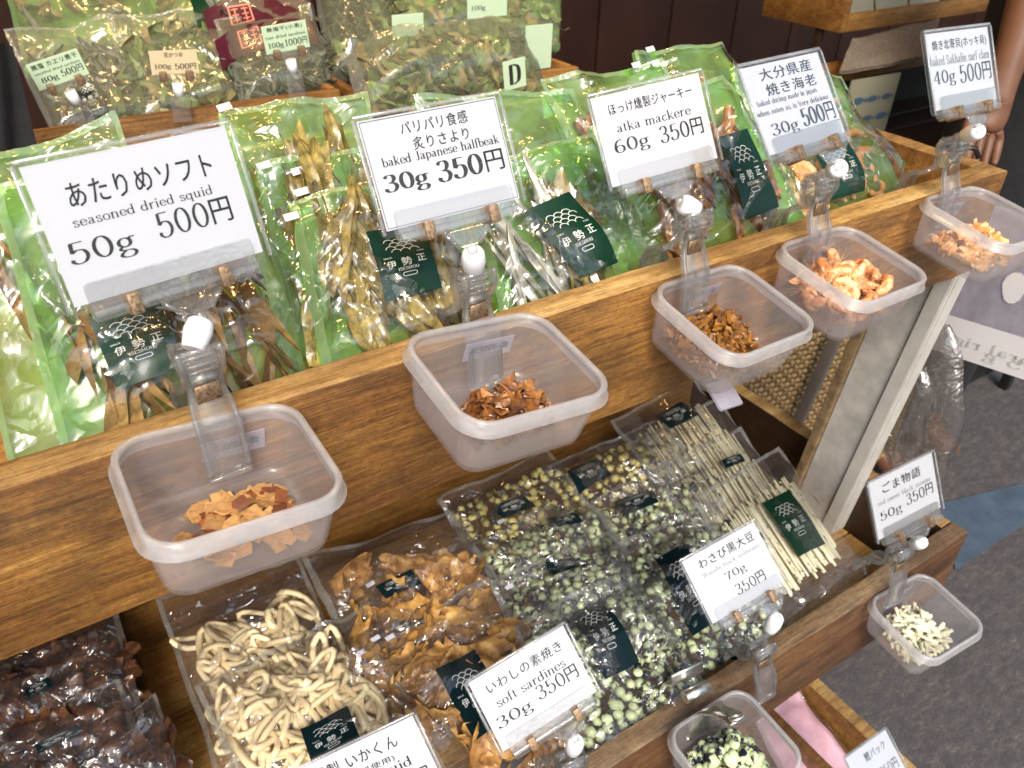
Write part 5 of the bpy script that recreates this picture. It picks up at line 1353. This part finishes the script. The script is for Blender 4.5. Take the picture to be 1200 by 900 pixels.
film('hang_film', (0.82, 0.80, 0.80), 0.28, (0.42, 0.38, 0.36), gloss=0.2, bscale=20)
hang_bag((1105, 380), (1085, 600), .045, 'clear crinkled plastic bag hanging right of the white post', 1)
hang_bag((1068, 420), (1050, 560), .03, 'dark tinted plastic bag hanging close against the post', 2)
cb = at(1130, 195, 2, .004)
tag(link('black_hook', tube_mesh('bh', [(-.004, .018, .0), (-.002, .014, .012), (.004, .006, .019), (.012, .0, .018), (.016, -.004, .008)], .003, 8), 'black_rubber', None, Matrix.Translation(cb)), 'black rubber hook over the tray corner by the surf clam clip', 'hook')
wp = at(845, 425, 1, .04)
tag(link('white_tag', box_mesh('wt', (-.016, -.002, -.018), (.016, .002, .010), .003), 'sheet_plastic', None, Matrix.Translation(Vector((-.456, -.034, -.115))) @ rmat(.3, -1.0, .3)), 'white plastic tag sticking out under the jerky box', 'tag')

# ------------------------------------------------------------------ pendant lamps over the counter (their glints show in the plastics)
for k, (x, y) in enumerate([(-1.15, .38), (-.62, .62), (-.25, .40), (.32, 1.30)]):
    e = empty('pendant_lamp', (x, y, 1.5), ['pendant lamp at the left end above the stall', 'second pendant lamp from the left above the stall', 'third pendant lamp from the left above the stall', 'pendant lamp at the right end above the stall'][k], 'lamp', 'pendant lamps')
    link('cord', cyl_mesh('cd', (0, 0, 0), (0, 0, -.42), .003, 8), 'black_rubber', e)
    link('lamp_cap', cyl_mesh('lc', (0, 0, -.40), (0, 0, -.45), .020, 12, .032), 'lamp_enamel', e)
    bm = bmesh.new(); bmesh.ops.create_uvsphere(bm, u_segments=16, v_segments=10, radius=.060, matrix=Matrix.Translation((0, 0, -.505)))
    for f in bm.faces: f.smooth = True
    link('glass_globe', bm_mesh('bb', bm), 'bulb_glow', e)

# ------------------------------------------------------------------ person at the right
def skin_mesh(name, joints, edges, root=0, sub=2):
    """joints: (x,y,z,r) ; grown with a skin modifier"""
    me = bpy.data.meshes.new(name); me.from_pydata([j[:3] for j in joints], edges, [])
    o = bpy.data.objects.new(name, me); C.objects.link(o)
    md = o.modifiers.new('s', 'SKIN'); md.use_smooth_shade = True
    for i, j in enumerate(joints):
        sv = me.skin_vertices[0].data[i]; r = j[3]
        sv.radius = (r, r) if not isinstance(r, tuple) else r
        sv.use_root = (i == root)
    o.modifiers.new('u', 'SUBSURF').levels = sub
    dg = bpy.context.evaluated_depsgraph_get(); dg.update()
    out = bpy.data.meshes.new_from_object(o.evaluated_get(dg))
    bpy.data.objects.remove(o); bpy.data.meshes.remove(me)
    return out
hx, hy, hz = at(1172, 108, 1, .42)
PB = Vector((hx + .22, hy + .02, GZ))
per = empty('person', PB, 'person in black standing at the right, bare arm hanging by the tray corner', 'person')
def R3(p): return tuple(Vector(p) - PB)
H0 = Vector((hx, hy, hz))       # wrist
elbow = H0 + Vector((.10, .06, .27)); shoulder = elbow + Vector((.03, .01, .27))
# body: legs, torso, neck, head, arms in one surface
tx, ty = PB.x + .08, PB.y + .05
js = [(0.08, .05, .92, .14), (.08, .05, 1.10, .13), (.08, .04, 1.28, .15), (.08, .04, 1.42, .11), (.08, .03, 1.50, .05), (.08, .01, 1.60, .085), (.08, .0, 1.68, .085),
      (0.18, .05, .86, .095), (.19, .06, .48, .065), (.19, .07, .08, .042), (.20, -.05, .04, .04),
      (-.02, .05, .86, .095), (-.03, .06, .48, .065), (-.03, .07, .08, .042), (-.02, -.05, .04, .04),
      (.27, .04, 1.38, .06), (.33, .06, 1.12, .045), (.35, -.02, .88, .03), (.35, -.03, .82, .028)]
es = [(0, 1), (1, 2), (2, 3), (3, 4), (4, 5), (5, 6), (0, 7), (7, 8), (8, 9), (9, 10), (0, 11), (11, 12), (12, 13), (13, 14), (3, 15), (15, 16), (16, 17), (17, 18)]
s_r = shoulder - PB; e_r = elbow - PB; w_r = H0 - PB
k0 = len(js)
js += [(s_r.x, s_r.y, s_r.z, .055), (e_r.x, e_r.y, e_r.z, .042), ((e_r.x * .6 + w_r.x * .4), (e_r.y * .6 + w_r.y * .4), (e_r.z * .6 + w_r.z * .4), .042), (w_r.x, w_r.y, w_r.z, .028)]
es += [(3, k0), (k0, k0 + 1), (k0 + 1, k0 + 2), (k0 + 2, k0 + 3)]
# palm and fingers pointing down, slightly curled
dv = Vector((-.25, -.15, -1)).normalized(); sd_ = Vector((.85, -.5, -.15)).normalized()
palm = w_r + dv * .05
js += [(*palm, (.034, .017))]; es += [(k0 + 3, k0 + 4)]
for q in range(4):
    base = w_r + dv * .085 + sd_ * (-.030 + .020 * q)
    ln = [.060, .072, .066, .050][q]
    i0 = len(js)
    js += [(*base, .0105), (*(base + dv * ln * .5 + Vector((-.006, -.006, 0))), .0095), (*(base + dv * ln + Vector((-.02, -.016, .004))), .007)]
    es += [(k0 + 4, i0), (i0, i0 + 1), (i0 + 1, i0 + 2)]
i0 = len(js); th = w_r + dv * .035 - sd_ * .034
js += [(*th, .012), (*(th + dv * .035 - sd_ * .014), .0095), (*(th + dv * .06 - sd_ * .010), .008)]
es += [(k0 + 3, i0), (i0, i0 + 1), (i0 + 1, i0 + 2)]
link('body', skin_mesh('body', js, es), 'skin', per)
cj = [(.08, .05, .92, .165), (.08, .05, 1.10, .155), (.08, .04, 1.28, .175), (.08, .04, 1.40, .13), (.18, .05, .86, .115), (.19, .06, .48, .085), (.19, .07, .14, .065), (-.02, .05, .86, .115), (-.03, .06, .48, .085), (-.03, .07, .14, .065),
      (.27, .04, 1.38, .08), (.30, .05, 1.25, .07), (s_r.x, s_r.y, s_r.z, .07), (*(s_r * .5 + e_r * .5), .066)]
ce = [(0, 1), (1, 2), (2, 3), (0, 4), (4, 5), (5, 6), (0, 7), (7, 8), (8, 9), (3, 10), (10, 11), (3, 12), (12, 13)]
link('clothes', skin_mesh('clothes', cj, ce), 'dark_cloth', per)
link('hair', jitter_ico('hair', .10, (1, 1.05, 1.1), 3, .05, 20, 1), 'hair', per, Matrix.Translation((.08, .035, 1.70)))

for o in list(bpy.data.objects):
    if o.type == 'MESH' and not o.data.materials: print('no material', o.name)
